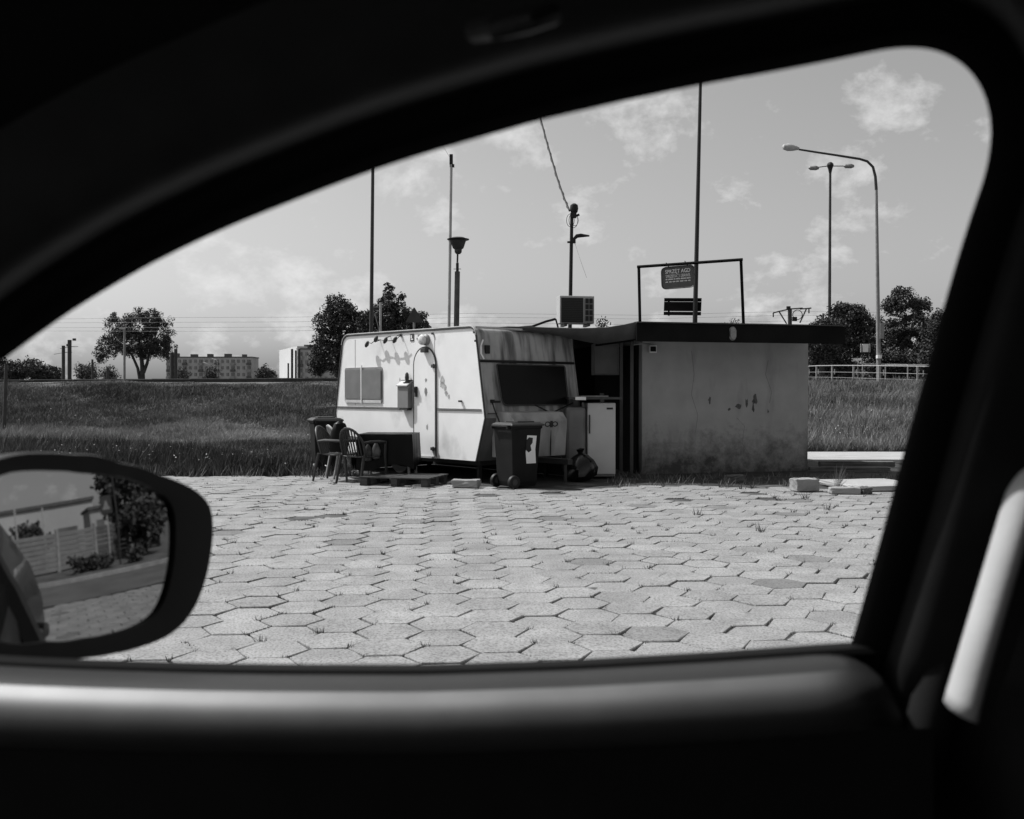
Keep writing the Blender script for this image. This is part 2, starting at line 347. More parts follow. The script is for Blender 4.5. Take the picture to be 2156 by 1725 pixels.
def blob(u, v, Y, wu, hv, d=None):
    p = P(u, v, Y); s = Y / F; return (p.x, p.y, p.z, wu * s, (d if d else wu * s * .8), hv * s)
def tp(u, v, Y): return tuple(P(u, v, Y))
# lone tree on the left
Y = 90; z0 = float(tz(-35, Y)); b0 = P(300, 800, Y); base = (b0.x, b0.y, z0)
tree('broadleaf_tree', 'lone round-crowned tree with forked trunk left of the apartment block', base,
     [blob(u, v, Y, a, b) for u, v, a, b in ((255, 690, 32, 30), (300, 685, 36, 28), (335, 700, 28, 34), (230, 732, 28, 22), (345, 735, 24, 24), (285, 725, 45, 26), (260, 712, 34, 26), (325, 722, 36, 26), (300, 740, 40, 14), (320, 672, 26, 20), (215, 752, 14, 12))], 520, 46, 0.40, 0.085,
     [([(base[0], base[1], z0 - .2), tp(300, 775, Y), tp(297, 740, Y), tp(290, 700, Y)], [.26, .2, .16, .06]),
      ([tp(295, 800, Y), tp(290, 775, Y), tp(280, 752, Y), tp(262, 725, Y)], [.16, .13, .11, .05]),
      ([tp(302, 785, Y), tp(310, 765, Y), tp(315, 742, Y), tp(335, 705, Y)], [.18, .14, .1, .05])])
# two trees behind the caravan
Y = 62; b0 = P(715, 830, Y); z0 = float(tz(-9, Y)); base = (b0.x, b0.y, z0)
tree('poplar_tree', 'broad dense tree left of the tall pole behind the caravan', base,
     [blob(u, v, Y, a, b) for u, v, a, b in ((712, 655, 26, 34), (690, 680, 26, 30), (735, 680, 28, 40), (680, 740, 26, 34), (720, 750, 50, 50), (668, 770, 16, 22), (755, 730, 26, 50))], 620, 44, 0.36, 0.075,
     [([(base[0], base[1], z0 - .2), tp(715, 760, Y), tp(713, 690, Y)], [.25, .18, .06])])
Y = 56; b0 = P(820, 830, Y); z0 = float(tz(-7, Y)); base = (b0.x, b0.y, z0)
tree('maple_tree', 'loose open-topped tree right of the tall pole behind the caravan', base,
     [blob(u, v, Y, a, b) for u, v, a, b in ((820, 640, 24, 18), (805, 665, 40, 24), (840, 660, 28, 18), (850, 685, 34, 20), (790, 700, 34, 30), (835, 720, 50, 30), (880, 680, 18, 14), (818, 612, 9, 16), (890, 662, 10, 6), (775, 680, 22, 20), (888, 688, 14, 8), (842, 625, 8, 7))], 520, 34, 0.25, 0.075,
     [([(base[0], base[1], z0 - .2), tp(820, 740, Y), tp(818, 660, Y), tp(820, 610, Y)], [.22, .16, .08, .02]),
      ([tp(820, 720, Y), tp(850, 680, Y), tp(895, 655, Y)], [.1, .06, .015]), ([tp(818, 720, Y), tp(790, 670, Y), tp(772, 650, Y)], [.1, .06, .015]), ([tp(820, 660, Y), tp(838, 635, Y), tp(845, 618, Y)], [.06, .03, .012])])
# right-hand group
Y = 66
def rtree(nm, lab, ub, blobs, nc, Yt, cr=0.34):
    b0 = P(ub, 800, Yt); z0 = float(tz(b0.x, Yt)); base = (b0.x, b0.y, z0)
    tree(nm, lab, base, [blob(u, v, Yt, a, b) for u, v, a, b in blobs], int(nc * 1.7), 40, cr, 0.08, [([(base[0], base[1], z0 - .2), tp(ub, 740, Yt), tp(ub + 3, 660, Yt)], [.24, .18, .05])])
rtree('oak_tree', 'tallest tree on the right with lobed crown showing sky gaps', 1905, ((1900, 632, 28, 22), (1882, 645, 22, 18), (1940, 650, 20, 20), (1915, 690, 50, 26), (1880, 710, 36, 34), (1955, 700, 26, 30), (1900, 745, 60, 24), (1898, 614, 12, 9), (1935, 636, 9, 9)), 330, 68)
rtree('lime_tree', 'mid-height bushy tree between the two street lamps', 1785, ((1785, 665, 40, 22), (1760, 690, 46, 24), (1820, 690, 30, 24), (1790, 725, 60, 26), (1770, 650, 14, 12), (1800, 652, 16, 10)), 300, 64)
rtree('rowan_tree', 'lower sloping tree just right of the building roof', 1730, ((1738, 690, 24, 18), (1715, 705, 22, 16), (1730, 735, 36, 30)), 170, 62)
rtree('elder_tree', 'short tree at the right window edge beside the tall lobed tree', 1985, ((1985, 690, 36, 30), (1980, 735, 50, 30)), 170, 63)
for lab, u, v, w_, h_, Yt in (('dense low thicket under the lime tree behind the railing', 1745, 785, 60, 48, 63), ('dense low thicket beneath the tall lobed tree behind the railing', 1890, 785, 80, 50, 65), ('dense low thicket at the right window edge behind the railing', 1985, 785, 50, 50, 62)):
    b0 = P(u, v, Yt); bl_ = [blob(u + k * w_ * .5, v + random.uniform(-4, 10), Yt, w_ * .55, h_) for k in (-1, -.4, .3, 1)]
    tree('thicket', lab, (b0.x, b0.y, float(tz(np.array(b0.x), np.array(Yt)))), bl_, 420, 34, .34, .085, [([(b0.x, b0.y, 1.4), (b0.x, b0.y, 2.4)], [.08, .04])], cat='bush')
def bush(lab, u, v, w, h, Yb, n=60, name='bush', leaf=0.12, cr=.4):
    b0 = P(u, v, Yb); z0 = float(tz(b0.x, Yb)); hh = max(b0.z + h * Yb / F - z0, 0.3)
    bl = [(b0.x + random.uniform(-.6, .6) * w * Yb / F, b0.y + random.uniform(-.4, .4), z0 + hh * random.uniform(.35, .75), w * Yb / F * random.uniform(.4, .65), 1.0, hh * random.uniform(.25, .42)) for _ in range(5)]
    tree(name, lab, (b0.x, b0.y, z0), bl, int(n * 1.5), 30, cr, leaf * .8, [([(b0.x, b0.y, z0 - .1), (b0.x, b0.y, z0 + hh * .6)], [.06, .03])], cat='bush', group=None)
bush('dark shrub leftmost at the window pillar above the grass bank', 30, 785, 34, 28, 70, 120)
bush('rounded shrub right of the leftmost dark shrub', 75, 785, 28, 22, 74, 90)
bush('low shrub just left of the two dark trackside posts', 110, 792, 22, 14, 78, 60)
bush('wispy shrub right of the two dark trackside posts', 185, 785, 26, 20, 80, 60, leaf=.09)
bush('thin shrub between single low post and lone tree', 225, 790, 16, 14, 84, 40, leaf=.09)
bush('small shrub at the left corner of the long apartment block', 378, 790, 14, 14, 95, 50, leaf=.09)
bush('shrub in front of the long apartment block', 448, 790, 16, 14, 150, 60, leaf=.16, cr=.7)
bush('low round bush between the two apartment blocks', 557, 788, 26, 12, 110, 80, leaf=.14, cr=.5)
bush('small treetop right of the roof air conditioner', 1266, 684, 12, 14, 70, 50, leaf=.11)
bush('small treetop inside the sign frame right of the tall pole', 1540, 672, 20, 14, 75, 70, leaf=.11)

# ---- grass
def grass(name, n, xr, yr, dens_pow, hfun, tfun, region, seed):
    r = np.random.default_rng(seed)
    yv = yr[0] * (yr[1] / yr[0]) ** r.uniform(0, 1, n)
    xv = yv * r.uniform(xr[0], xr[1], n)
    k = region(xv, yv); xv = xv[k]; yv = yv[k]; n = len(xv); z = tz(xv, yv)
    h = hfun(xv, yv) * r.uniform(.5, 1.25, n); w = (0.0032 + 0.00027 * yv) * r.uniform(.7, 1.3, n)
    a = r.uniform(0, np.pi, n); lx = r.normal(0, .5, n) * h; ly = r.normal(0, .5, n) * h
    b = np.stack([xv, yv, z - .02], 1); dx = np.stack([np.cos(a) * w, np.sin(a) * w, 0 * w], 1)
    V = np.stack([b - dx, b + dx, b + np.stack([lx, ly, h], 1)], 1).reshape(-1, 3)
    T = np.repeat(np.clip(tfun(xv, yv) + r.normal(0, .12, n), 0.0, 1.2), 3)
    o = mesh_np(name, V, np.arange(3 * n).reshape(n, 3), T, MT['grass'], None, 3)
    o['label'] = 'long wild grass'; return kind(o, 'stuff')
def hL(x, y): return (0.165 + 0.09 * nz(x, y, .9) + .045 * nz(x, y, 2.3)) * (1 - .5 * sst((y - 37) / 3))
def tL(x, y):
    band = sst((y - 24.5 - 1.5 * nz(x, y * 0, .8)) / 2.5) * (1 - sst((y - 30.5 - nz(x, y, .5)) / 2.5))
    return 0.17 - .07 * (1 - sst((y - 20) / 4)) + 0.36 * band + 0.15 * nz(x, y, .45) + .10 * nz(x, y, 1.7) + 0.16 * sst((y - 38) / 2)
grass('grass', 760000, (-.56, -.02), (16.7, 40.6), 1, hL, tL, lambda x, y: (y > 16.75 + .12 * np.sin(x * 2.3)) & ~((.743 * (x + .4) + .669 * (y - 15) > -.75) & (-.669 * (x + .4) + .743 * (y - 15) < 4.3)), 3).name = 'grass'
def tR(x, y): return 0.30 + 0.20 * nz(x, y, .6) + .14 * nz(x, y, 1.9)
grass('meadow_grass', 200000, (.24, .46), (23.0, 51), 1, lambda x, y: .30 + .16 * nz(x, y, .9), tR, lambda x, y: (y > 23.1), 4)['label'] = 'meadow grass'
grass('verge_grass', 60000, (.24, 1.8), (9, 26), 1, lambda x, y: .28 + .1 * nz(x, y, .8), tR, lambda x, y: (x > 15.0) & (x < 23) & (y < 25), 5)['label'] = 'verge grass'
def clumps(name, pts, hr, tr, label):
    V = []; T = []
    for x, y in pts:
        n = random.randint(10, 24); z = float(tz(np.array(x), np.array(y))); h0 = random.uniform(*hr); sp = random.uniform(.06, .3); t0 = float(tr(np.array(x), np.array(y))) + random.gauss(0, .13)
        for _ in range(n):
            a = random.uniform(0, 6.28); q = random.uniform(0, sp); bx_ = x + q * math.cos(a); by_ = y + q * math.sin(a); w = .004 + .0003 * y; h = h0 * random.uniform(.45, 1.1); lx = random.gauss(0, .38) * h; ly = random.gauss(0, .38) * h; o = random.uniform(0, 3.14)
            V += [(bx_ - w * math.cos(o), by_ - w * math.sin(o), z - .02), (bx_ + w * math.cos(o), by_ + w * math.sin(o), z - .02), (bx_ + lx, by_ + ly, z + h)]; T += [t0 + random.gauss(0, .1)] * 3
    V = np.array(V); o = mesh_np(name, V, np.arange(len(V)).reshape(-1, 3), np.clip(np.array(T), 0, 1.2), MT['grass'], None, 3); o['label'] = label; kind(o, 'stuff')
cp_ = []
while len(cp_) < 3600:
    y = 16.8 * (40 / 16.8) ** random.random(); x = y * random.uniform(-.56, -.05)
    if nz(np.array(x), np.array(y), 1.3) > random.uniform(-.6, .5) and not (.743 * (x + .4) + .669 * (y - 15) > -.6): cp_.append((x, y))
clumps('tall_grass', cp_, (.2, .5), lambda x, y: tL(x, y) - .16 * (y < 24), 'tall uneven weed clumps on the left bank')
cp_ = []
while len(cp_) < 1500:
    y = 23.3 * (50 / 23.3) ** random.random(); x = y * random.uniform(.25, .46)
    if nz(np.array(x), np.array(y), 1.1) > random.uniform(-.6, .5): cp_.append((x, y))
clumps('tall_weeds', cp_, (.25, .6), lambda x, y: tR(x, y) - .04, 'tall uneven weed clumps on the right bank')
# flowers: pale umbels scattered in clusters
def flowers():
    mb = MB(); st = MB()
    for cx_, cy_, k in [(-7.0, 18.3, 14), (-5.2, 18.0, 18), (-3.6, 18.2, 12), (-9.4, 19.2, 10), (9.6, 27, 40), (8.4, 31, 30), (10.8, 33, 30), (9.0, 37, 24), (-5, 27, 22), (-14, 33, 12), (-11, 33.5, 14), (11.5, 29, 24)]:
        for _ in range(k * 2):
            x = cx_ + random.gauss(0, 1.1); y = cy_ + random.gauss(0, .8); z = float(tz(np.array(x), np.array(y))) + random.uniform(.22, .45); r = random.uniform(.007, .017)
            mb.add([(x + r * math.cos(a), y + r * math.sin(a), z + random.uniform(-.012, .012)) for a in (0, 1.26, 2.5, 3.77, 5.0)], [(0, 1, 2, 3, 4)])
    o = obj('wildflower', mb, gm('petals', .62, .8, .1)); o['label'] = 'pale wildflowers in the grass'; kind(o, 'stuff')
flowers()
# weeds in the slab joints
def weeds():
    V = []; T = []
    def tuft(x, y, n, h, sp):
        for _ in range(n):
            a = random.uniform(0, 6.28); q = random.uniform(0, sp); bx = x + q * math.cos(a); by = y + q * math.sin(a); w = random.uniform(.0025, .005) + .00025 * y
            hh = h * random.uniform(.4, 1.1); l = random.gauss(0, .5) * hh; m = random.gauss(0, .5) * hh; o = random.uniform(0, 3.14)
            V.extend([(bx - w * math.cos(o), by - w * math.sin(o), -.02), (bx + w * math.cos(o), by + w * math.sin(o), -.02), (bx + l, by + m, hh)]); T.extend([random.uniform(0, .35)] * 3)
    c, sn = math.cos(HRO), math.sin(HRO)
    for (x, y) in CENTS:
        if y < 3: continue
        for k in (0, 1):
            if random.random() < .6:
                a = math.pi / 3 * k + HRO; vx = x + HS * math.cos(a); vy = y + HS * math.sin(a)
                tuft(vx, vy, random.randint(4, 16), random.choice((.010, .014, .018, .025, .04)), .03)
        if random.random() < .5:   # run along an edge
            k = random.randint(0, 5); a0 = math.pi / 3 * k + HRO; a1 = a0 + math.pi / 3
            for q in np.linspace(0, 1, 7): tuft(x + HS * ((1 - q) * math.cos(a0) + q * math.cos(a1)), y + HS * ((1 - q) * math.sin(a0) + q * math.sin(a1)), 4, .014, .010)
    for u, v in ((1640, 1055), (1760, 1025), (1655, 1022), (1560, 1030), (1585, 1028), (1520, 1027), (1700, 1050), (1745, 1075), (1600, 1120), (1470, 1085)):
        p = P(u, v, GY(v)); tuft(p.x, p.y, 16, .11, .06)
    for _ in range(120): tuft(random.uniform(-7.5, -2.6), random.uniform(16.3, 16.9), 10, .2, .12)
    for _ in range(130): tuft(random.uniform(1.5, 6.5), random.uniform(14.7, 16.6), 8, .12, .1)
    p = P(1762, 1030, 13.9)
    V = np.array(V); o = mesh_np('joint_weeds', V, np.arange(len(V)).reshape(-1, 3), np.array(T), MT['grass'], None, 3); o['label'] = 'weeds in the paving joints'; kind(o, 'stuff')
weeds()

# ================================================================== CARAVAN
CO = Vector((-0.40, 15.0, 0)); CR = math.radians(42.0)
ew = Vector((math.cos(CR), math.sin(CR), 0)); el = Vector((-math.sin(CR), math.cos(CR), 0)); CL, CW = 4.2, 2.05
car_v = thing('caravan', 'old white touring caravan with arched door and dark front window', 'caravan', CO, CR)
def cloc(p): d = Vector(p) - CO; return Vector((d.dot(ew), d.dot(el), d.z))
def side(u, v, off=0.0):          # measured point on the door side (local x = 0)
    d = ray(u, v); o = cloc(CAM); dl = Vector((d.dot(ew), d.dot(el), d.z)); t = (off - o.x) / dl.x; return o + dl * t
def slant(z): return 0.24 * (z - 1.0) / 1.37 if z > 1 else 0.21 * (1 - z) / 0.65
def front(u, v, off=0.0):         # measured point on the sloping front
    o = cloc(CAM); d = ray(u, v); dl = Vector((d.dot(ew), d.dot(el), d.z)); l = 0.0
    for _ in range(6):
        q = o + dl * ((l - o.y) / dl.y); l = slant(min(max(q.z, .3), 2.4)) + off
    return q
def roundpoly(pts, r, seg=6):
    out = []; n = len(pts)
    for i, p in enumerate(pts):
        ri_ = r[i] if isinstance(r, (list, tuple)) else r; p = Vector(p); a = (Vector(pts[i - 1]) - p); b = (Vector(pts[(i + 1) % n]) - p)
        if ri_ <= 0: out.append(tuple(p)); continue
        ang = a.angle(b); t = min(ri_ / math.tan(ang / 2), a.length * .49, b.length * .49); s_ = p + a.normalized() * t; e = p + b.normalized() * t
        for k in range(seg + 1):
            q = k / seg; out.append(tuple(s_ * (1 - q) ** 2 + p * 2 * q * (1 - q) + e * q * q))
    return out
PROF = roundpoly([(0.21, .34), (0.0, 1.0), (0.235, 2.385), (CL - 0.26, 2.40), (CL, 1.0), (CL - .2, .33)], [0, .05, .17, .22, .05, 0], 7)
def caravan_body():
    mb = MB(); n = len(PROF)
    vs_ = [(0, l, z) for l, z in PROF] + [(CW, l, z) for l, z in PROF]
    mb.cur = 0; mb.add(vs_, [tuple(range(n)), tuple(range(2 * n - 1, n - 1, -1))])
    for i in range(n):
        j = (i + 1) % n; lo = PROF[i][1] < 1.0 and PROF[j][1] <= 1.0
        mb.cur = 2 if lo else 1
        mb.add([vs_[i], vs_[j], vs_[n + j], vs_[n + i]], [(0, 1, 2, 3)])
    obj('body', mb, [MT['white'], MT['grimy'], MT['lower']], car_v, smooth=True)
    for x in (-0.004, CW):
        t = MB(); pts = [(x, l, z) for l, z in PROF]; t.tube(pts, .016, 6); obj('edge_trim', t, MT['darkmetal'] if x < .5 else MT['greymetal'], car_v, smooth=True)
    t = MB(); k0 = [i for i, p in enumerate(PROF) if p[1] > 2.2]
    t.tube([(-.012, PROF[i][0], PROF[i][1] + .02) for i in k0], .010, 6); obj('drip_rail', t, MT['zinc'], car_v, smooth=True)
caravan_body()
# rib mouldings at belt height, either side of the door
for yy in (1.25, 3.55): obj('panel_seam', MB().box((-.002, yy, 1.74), (.004, .006, 1.16)), MT['greymetal'], car_v)
for u0, u1, vq0, vq1 in ((709, 846, 855.5, 858), (921, 1014, 860.3, 862.3)):
    a = side(u0, vq0); b = side(u1, vq1); mb = MB()
    for dz in (0, -.022):
        zc = 1.13 + dz; mb.box((-.006, (a.y + b.y) / 2, zc), (.014, abs(a.y - b.y), .009))
    obj('belt_moulding', mb, MT['darkmetal'], car_v)
# arched door
da = side(873, 860).y; db = side(919, 862).y; dzt = side(896, 731).z; dzb = .36; dm = (da + db) / 2; dw = abs(da - db) / 2
def arch(w, top, bot, n=14, lean=0.0):
    pts = [(-w, bot)]
    r = w
    for k in range(n + 1):
        a = math.pi - math.pi * k / n; pts.append((r * math.cos(a), top - r * 1.0 + r * math.sin(a) * 1.0))
    pts.append((w, bot)); return pts
AP = arch(dw, dzt, dzb)
mb = MB(); mb.prism([(dm + x, z) for x, z in arch(dw - .012, dzt - .012, dzb)], lambda x, z, o: (o, x, z), 0.01, -.022)
door = obj('door', mb, MT['white'], car_v, bev=.006)
mb = MB(); mb.tube([(-.012, dm + x, z) for x, z in AP], .013, 6); obj('door_seal', mb, MT['darkmetal'], car_v, smooth=True)
mb = MB(); mb.box((-.012, dm, dzb - .012), (.05, dw * 2 + .05, .03)); obj('door_sill', mb, MT['zinc'], car_v)
for u, v in ((916, 771), (915, 945)):
    p = side(u, v); mb = MB(); mb.box((-.035, p.y, p.z), (.03, .10, .05)); mb.tube([(-.045, p.y - .02, p.z - .035), (-.045, p.y - .02, p.z + .035)], .014, 6); obj('door_hinge', mb, MT['darkmetal'], door, bev=.004)
p = side(880, 825); mb = MB(); mb.box((-.04, p.y, p.z), (.03, .05, .17)); mb.box((-.065, p.y, p.z + .03), (.03, .03, .09)); obj('door_handle', mb, MT['blackmetal'], door, bev=.006)
p = side(899, 826); mb = MB(); mb.prism([(p.y + x, p.z + z) for x, z in ((-.035, .0), (-.03, .05), (0, .08), (.03, .05), (.035, 0), (.0, -.07))], lambda x, z, o: (o, x, z), -.0225, -.026); obj('badge', mb, MT['greymetal'], door)
# ribbed side window in two panes
a = side(727, 775); b = side(806, 848); y0, y1 = b.y, a.y; zt = side(766, 774).z; zb = side(766, 840).z
wn = obj('side_window', MB().prism(roundpoly([(y0, zb - .07), (y0, zt), (y1, zt), (y1, zb - .07)], .05), lambda x, z, o: (o, x, z), .01, -.012), MT['greymetal'], car_v, smooth=True)
ym = (y0 + y1) / 2 + .03
for (q0, q1) in ((y0 + .025, ym - .02), (ym + .02, y1 - .025)):
    mb = MB(); nrib = 15; rows = [[], []]
    for k in range(nrib * 4 + 1):
        y = q0 + (q1 - q0) * k / (nrib * 4); d = -.0145 - .014 * (0.5 + .5 * math.cos(2 * math.pi * k / 4))
        rows[0].append((d, y, zb)); rows[1].append((d, y, zt - .04))
    mb.grid(rows); obj('blind', mb, MT['darkmetal'] if False else gm('ribbed_blind', .42, .6, .1, 4), wn)
mb = MB(); mb.box((-.025, ym, (zt + zb) / 2 - .02), (.02, .022, zt - zb + .12)); obj('window_bar', mb, MT['whiteclean'], wn)
mb = MB(); mb.box((-.016, (y0 + y1) / 2, zb - .045), (.01, y1 - y0 - .06, .05)); obj('lower_rail', mb, gm('hazy_rail', .5, .6, .15, 8), wn)
# round wall lamp above the door
p = side(897, 716); mb = MB(); Rx = Matrix.Rotation(-math.pi / 2, 3, 'Y')
mb.lathe([(.09, 0), (.09, .04), (.07, .06)], (0, p.y - .02, p.z), 18, Rx); wl = obj('wall_lamp', mb, MT['greymetal'], car_v, smooth=True)
mb = MB(); mb.lathe([(.08, .05), (.085, .09), (.065, .12), (.02, .135)], (0, p.y, p.z), 18, Rx); obj('lamp_globe', mb, gm('opal_glass', .6, .3, .05, 5), wl, smooth=True)
mb = MB(); mb.box((-.05, p.y - .03, p.z - .17), (.09, .13, .07)); obj('sensor_box', mb, MT['darkmetal'], wl, bev=.01)
# emblem sticker with two short lines, beside the lamp
p = side(868, 711); mb = MB(); mb.box((-.004, p.y, p.z), (.008, .10, .12)); st = obj('sticker', mb, MT['darkmetal'], car_v)
mb = MB(); mb.box((-.009, p.y + .012, p.z + .012), (.004, .035, .05)); mb.box((-.009, p.y - .005, p.z - .03), (.004, .06, .022)); obj('sticker_mark', mb, MT['whiteclean'], st)
mb = MB(); q = side(884, 707); mb.box((-.004, q.y, q.z), (.006, .10, .035)); q = side(885, 713); mb.box((-.004, q.y, q.z), (.006, .19, .028)); obj('sticker_line', mb, MT['greymetal'], st)
# stains and patches on the side sheet
sm = gm('scuffed_paint', .40, .7, .35, 14)
for u, v, w, h in ((932, 800, .10, .13), (931, 812, .13, .10), (938, 818, .06, .10), (940, 828, .08, .09), (899, 800, .05, .08), (945, 836, .05, .07), (842, 799, .03, .07), (902, 900, .05, .10)):
    p = side(u, v); pts = [(p.y + w * (.5 + random.uniform(-.2, .2)) * math.cos(a), p.z + h * (.5 + random.uniform(-.2, .2)) * math.sin(a)) for a in np.linspace(0, 5.8, 11)]
    mb = MB(); x = -.0245 if 873 < u < 919 else -.0025; mb.add([(x, yy, zz_) for yy, zz_ in pts], [tuple(range(11))]); obj('paint_stain', mb, sm, car_v)
p = side(972, 845); mb = MB(); mb.box((-.03, p.y, p.z), (.05, .05, .03)); obj('socket_cap', mb, MT['darkmetal'], car_v, bev=.006)
for u, v in ((845, 703), (912, 700), (1003, 718), (1000, 700)):
    p = side(u, v); mb = MB(); mb.box((-.015, p.y, min(p.z, 2.33)), (.03, .03, .03)); obj('awning_stud', mb, MT['darkmetal'], car_v)
# ---- sloping front
def fquad(name, pts, mat, off, thick, rad=0.0, parent=car_v):
    q = [front(u, v, off) for u, v in pts]
    pl = roundpoly([(p.x, p.z) for p in q], rad, 5) if rad else [(p.x, p.z) for p in q]
    mb = MB(); mb.prism(pl, lambda x, z, o: (x, slant(z) + o, z), .01, off - thick); return obj(name, mb, mat, parent, bev=.004)
fwn = fquad('front_window', [(1045, 767), (1188, 771), (1196, 852), (1058, 854)], MT['glassdark'], -.002, .03, [.03, .03, .05, .12])
wq = [front(u, v, -.03) for u, v in ((1045, 767), (1188, 771), (1196, 852), (1058, 854))]; wl_ = roundpoly([(p.x, p.z) for p in wq], [.03, .03, .05, .12], 5)
obj('window_gasket', MB().tube([(x, slant(z) - .034, z) for x, z in wl_ + wl_[:1]], .011, 6, False), MT['darkmetal'], fwn, smooth=True)
mb = MB(); a = front(1008, 760); b = front(1206, 768); mb.tube([(a.x, slant(a.z) - .02, a.z), (b.x, slant(b.z) - .02, a.z)], .022, 6); obj('window_rail', mb, MT['black'], car_v)
mb = MB(); mb.tube([(0.01, slant(2.37) + .02, 2.385), (CW * .62, slant(2.37) + .02, 2.385)], .02, 6); obj('awning_rail', mb, MT['zinc'], car_v)
p = front(1022, 736); mb = MB(); mb.box((p.x + .02, slant(p.z) - .02, p.z), (.09, .04, .13)); obj('marker_lamp', mb, MT['black'], car_v, bev=.01)
mb = MB(); pts = [front(u, v) for u, v in ((1012, 716), (1008, 728), (1008, 745), (1014, 756))]; mb.tube([(q.x + .01, slant(q.z) - .045, q.z) for q in pts], .013, 6); obj('front_handle', mb, MT['whiteclean'], car_v, smooth=True)
mb = MB(); mb.tube([(q.x, slant(q.z) - .05, q.z) for q in (front(1030, 846), front(1048, 846))], .018, 6); mb.box((front(1034, 845).x, slant(1.25) - .03, front(1034, 845).z), (.04, .06, .05)); obj('grab_handle', mb, MT['black'], car_v)
mb = MB(); mb.box((.55, slant(1.08) - .02, 1.07), (1.0, .02, .012)); obj('front_moulding', mb, MT['darkmetal'], car_v)
# gas locker box on the drawbar with latch
lk = MB(); lk.prism(roundpoly([(-.36, .40), (-.40, .96), (-.30, 1.08), (.10, 1.10), (.10, .40)], [.02, .05, .06, 0, 0], 4), lambda l, z, x: (x, l, z), .22, 1.34)
lk = obj('gas_locker', lk, gm('locker_grey', .30, .55, .15, 3, dirt=(3, .5, .7, .14, (1, 1, .3))), car_v, smooth=True)
for x in (.92, 1.08):
    mb = MB(); mb.tube([(x + .055 * math.cos(a), -.395, .90 + .035 * math.sin(a)) for a in np.linspace(0, 2 * math.pi, 9)], .010, 5, False); obj('latch', mb, MT['black'], lk)
mb = MB(); mb.box((1.0, -.388, .90), (.05, .03, .10)); obj('lock', mb, MT['black'], lk)
mb = MB(); mb.box((1.0, -.383, .66), (.012, .012, .5)); obj('lid_gap', mb, MT['blackmetal'], lk)
mb = MB(); mb.box((.75, -.45, .36), (.10, 1.2, .08)); mb.box((.45, -.1, .36), (.06, .7, .07), Matrix.Rotation(-.5, 3, 'Z')); mb.box((1.05, -.1, .36), (.06, .7, .07), Matrix.Rotation(.5, 3, 'Z')); mb.tube([(.75, -.95, .40), (.75, -.95, .05)], .025, 8); obj('drawbar', mb, MT['blackmetal'], car_v)
for x in (.12, CW - .12):
    mb = MB(); mb.lathe([(.12, -.09), (.28, -.09), (.31, -.05), (.31, .05), (.28, .09), (.12, .09)], (x + .06, 2.35, .31), 20, Matrix.Rotation(math.pi / 2, 3, 'Y')); wh = obj('wheel', mb, MT['black'], car_v, smooth=True)
    mb = MB(); mb.lathe([(.05, -.07), (.17, -.06), (.17, .06), (.05, .07)], (x + .06, 2.35, .31), 16, Matrix.Rotation(math.pi / 2, 3, 'Y')); obj('rim', mb, MT['greymetal'], wh, smooth=True)
mb = MB(); mb.box((CW / 2, CL / 2, .30), (CW - .3, CL - .6, .08)); obj('chassis', mb, MT['blackmetal'], car_v)
for y in (.5, 3.7):
    for x in (.3, CW - .3): obj('corner_steady', MB().box((x, y, .16), (.06, .06, .34)), MT['blackmetal'], car_v)
obj('shade_panel', MB().box((CW - .06, CL / 2, .17), (.02, CL - .5, .33)), MT['black'], car_v); obj('rear_shade_panel', MB().box((CW / 2, CL - .35, .17), (CW - .2, .02, .33)), MT['black'], car_v)  # black panels added to keep the space underneath as dark as shade
mb = MB(); mb.box((1.0, 2.0, 2.44), (.5, .5, .06)); obj('roof_hatch', mb, MT['tar'], car_v, bev=.01)

# ---- things hung on the caravan
def cw(p): return CO + ew * p[0] + el * p[1] + Vector((0, 0, p[2]))
p = side(858, 832); q0 = side(846, 818); q1 = side(868, 818); zt = side(856, 812).z; zb = side(857, 859).z
mbx = thing('mailbox', 'grey metal letterbox fixed left of the caravan door', 'mailbox', cw((0, p.y, zb)), CR)
w = abs(q0.y - q1.y); h = zt - zb
obj('case', MB().prism([(0, 0), (-.10, 0), (-.10, h), (0, h + .07)], lambda x, z, y: (x, y, z), -w / 2, w / 2), gm('letterbox_grey', .19, .5, .08, 4), mbx, bev=.004)
obj('lid', MB().prism([(.0, h + .085), (-.125, h + .005), (-.125, h - .012), (0, h + .07)], lambda x, z, y: (x, y, z), -w / 2 - .008, w / 2 + .008), MT['zinc'], mbx)
obj('base_plate', MB().box((-.05, -.01, -.02), (.09, w * .75, .035)), MT['darkmetal'], mbx)
p = side(862, 801); sh = thing('candle_shelf', 'little black bracket shelf just above the letterbox', 'shelf', cw((0, p.y, p.z)), CR)
obj('shelf_board', MB().box((-.05, 0, 0), (.10, .19, .012)), MT['black'], sh); obj('shelf_rail', MB().box((-.06, 0, -.035), (.02, .16, .01)), MT['black'], sh)
obj('candle_holder', MB().lathe([(.03, .006), (.035, .04), (.03, .10), (.012, .13)], (-.05, 0, 0), 10), MT['darkmetal'], sh, smooth=True)
ls = thing('light_string', 'black string of party lights drooping along the caravan top', 'string lights', cw((0, side(820, 715).y, 2.2)), CR); ly0 = side(820, 715).y
pts = [side(u, v) for u, v in ((781, 727), (787, 721), (792, 724), (802, 716), (812, 716), (820, 719), (832, 718), (844, 716), (852, 708))]
lp = [Vector((-.10, q.y - ly0, q.z - 2.2)) for q in pts]
mb = MB(); mb.tube(lp, .007, 5); obj('cable', mb, MT['black'], ls)
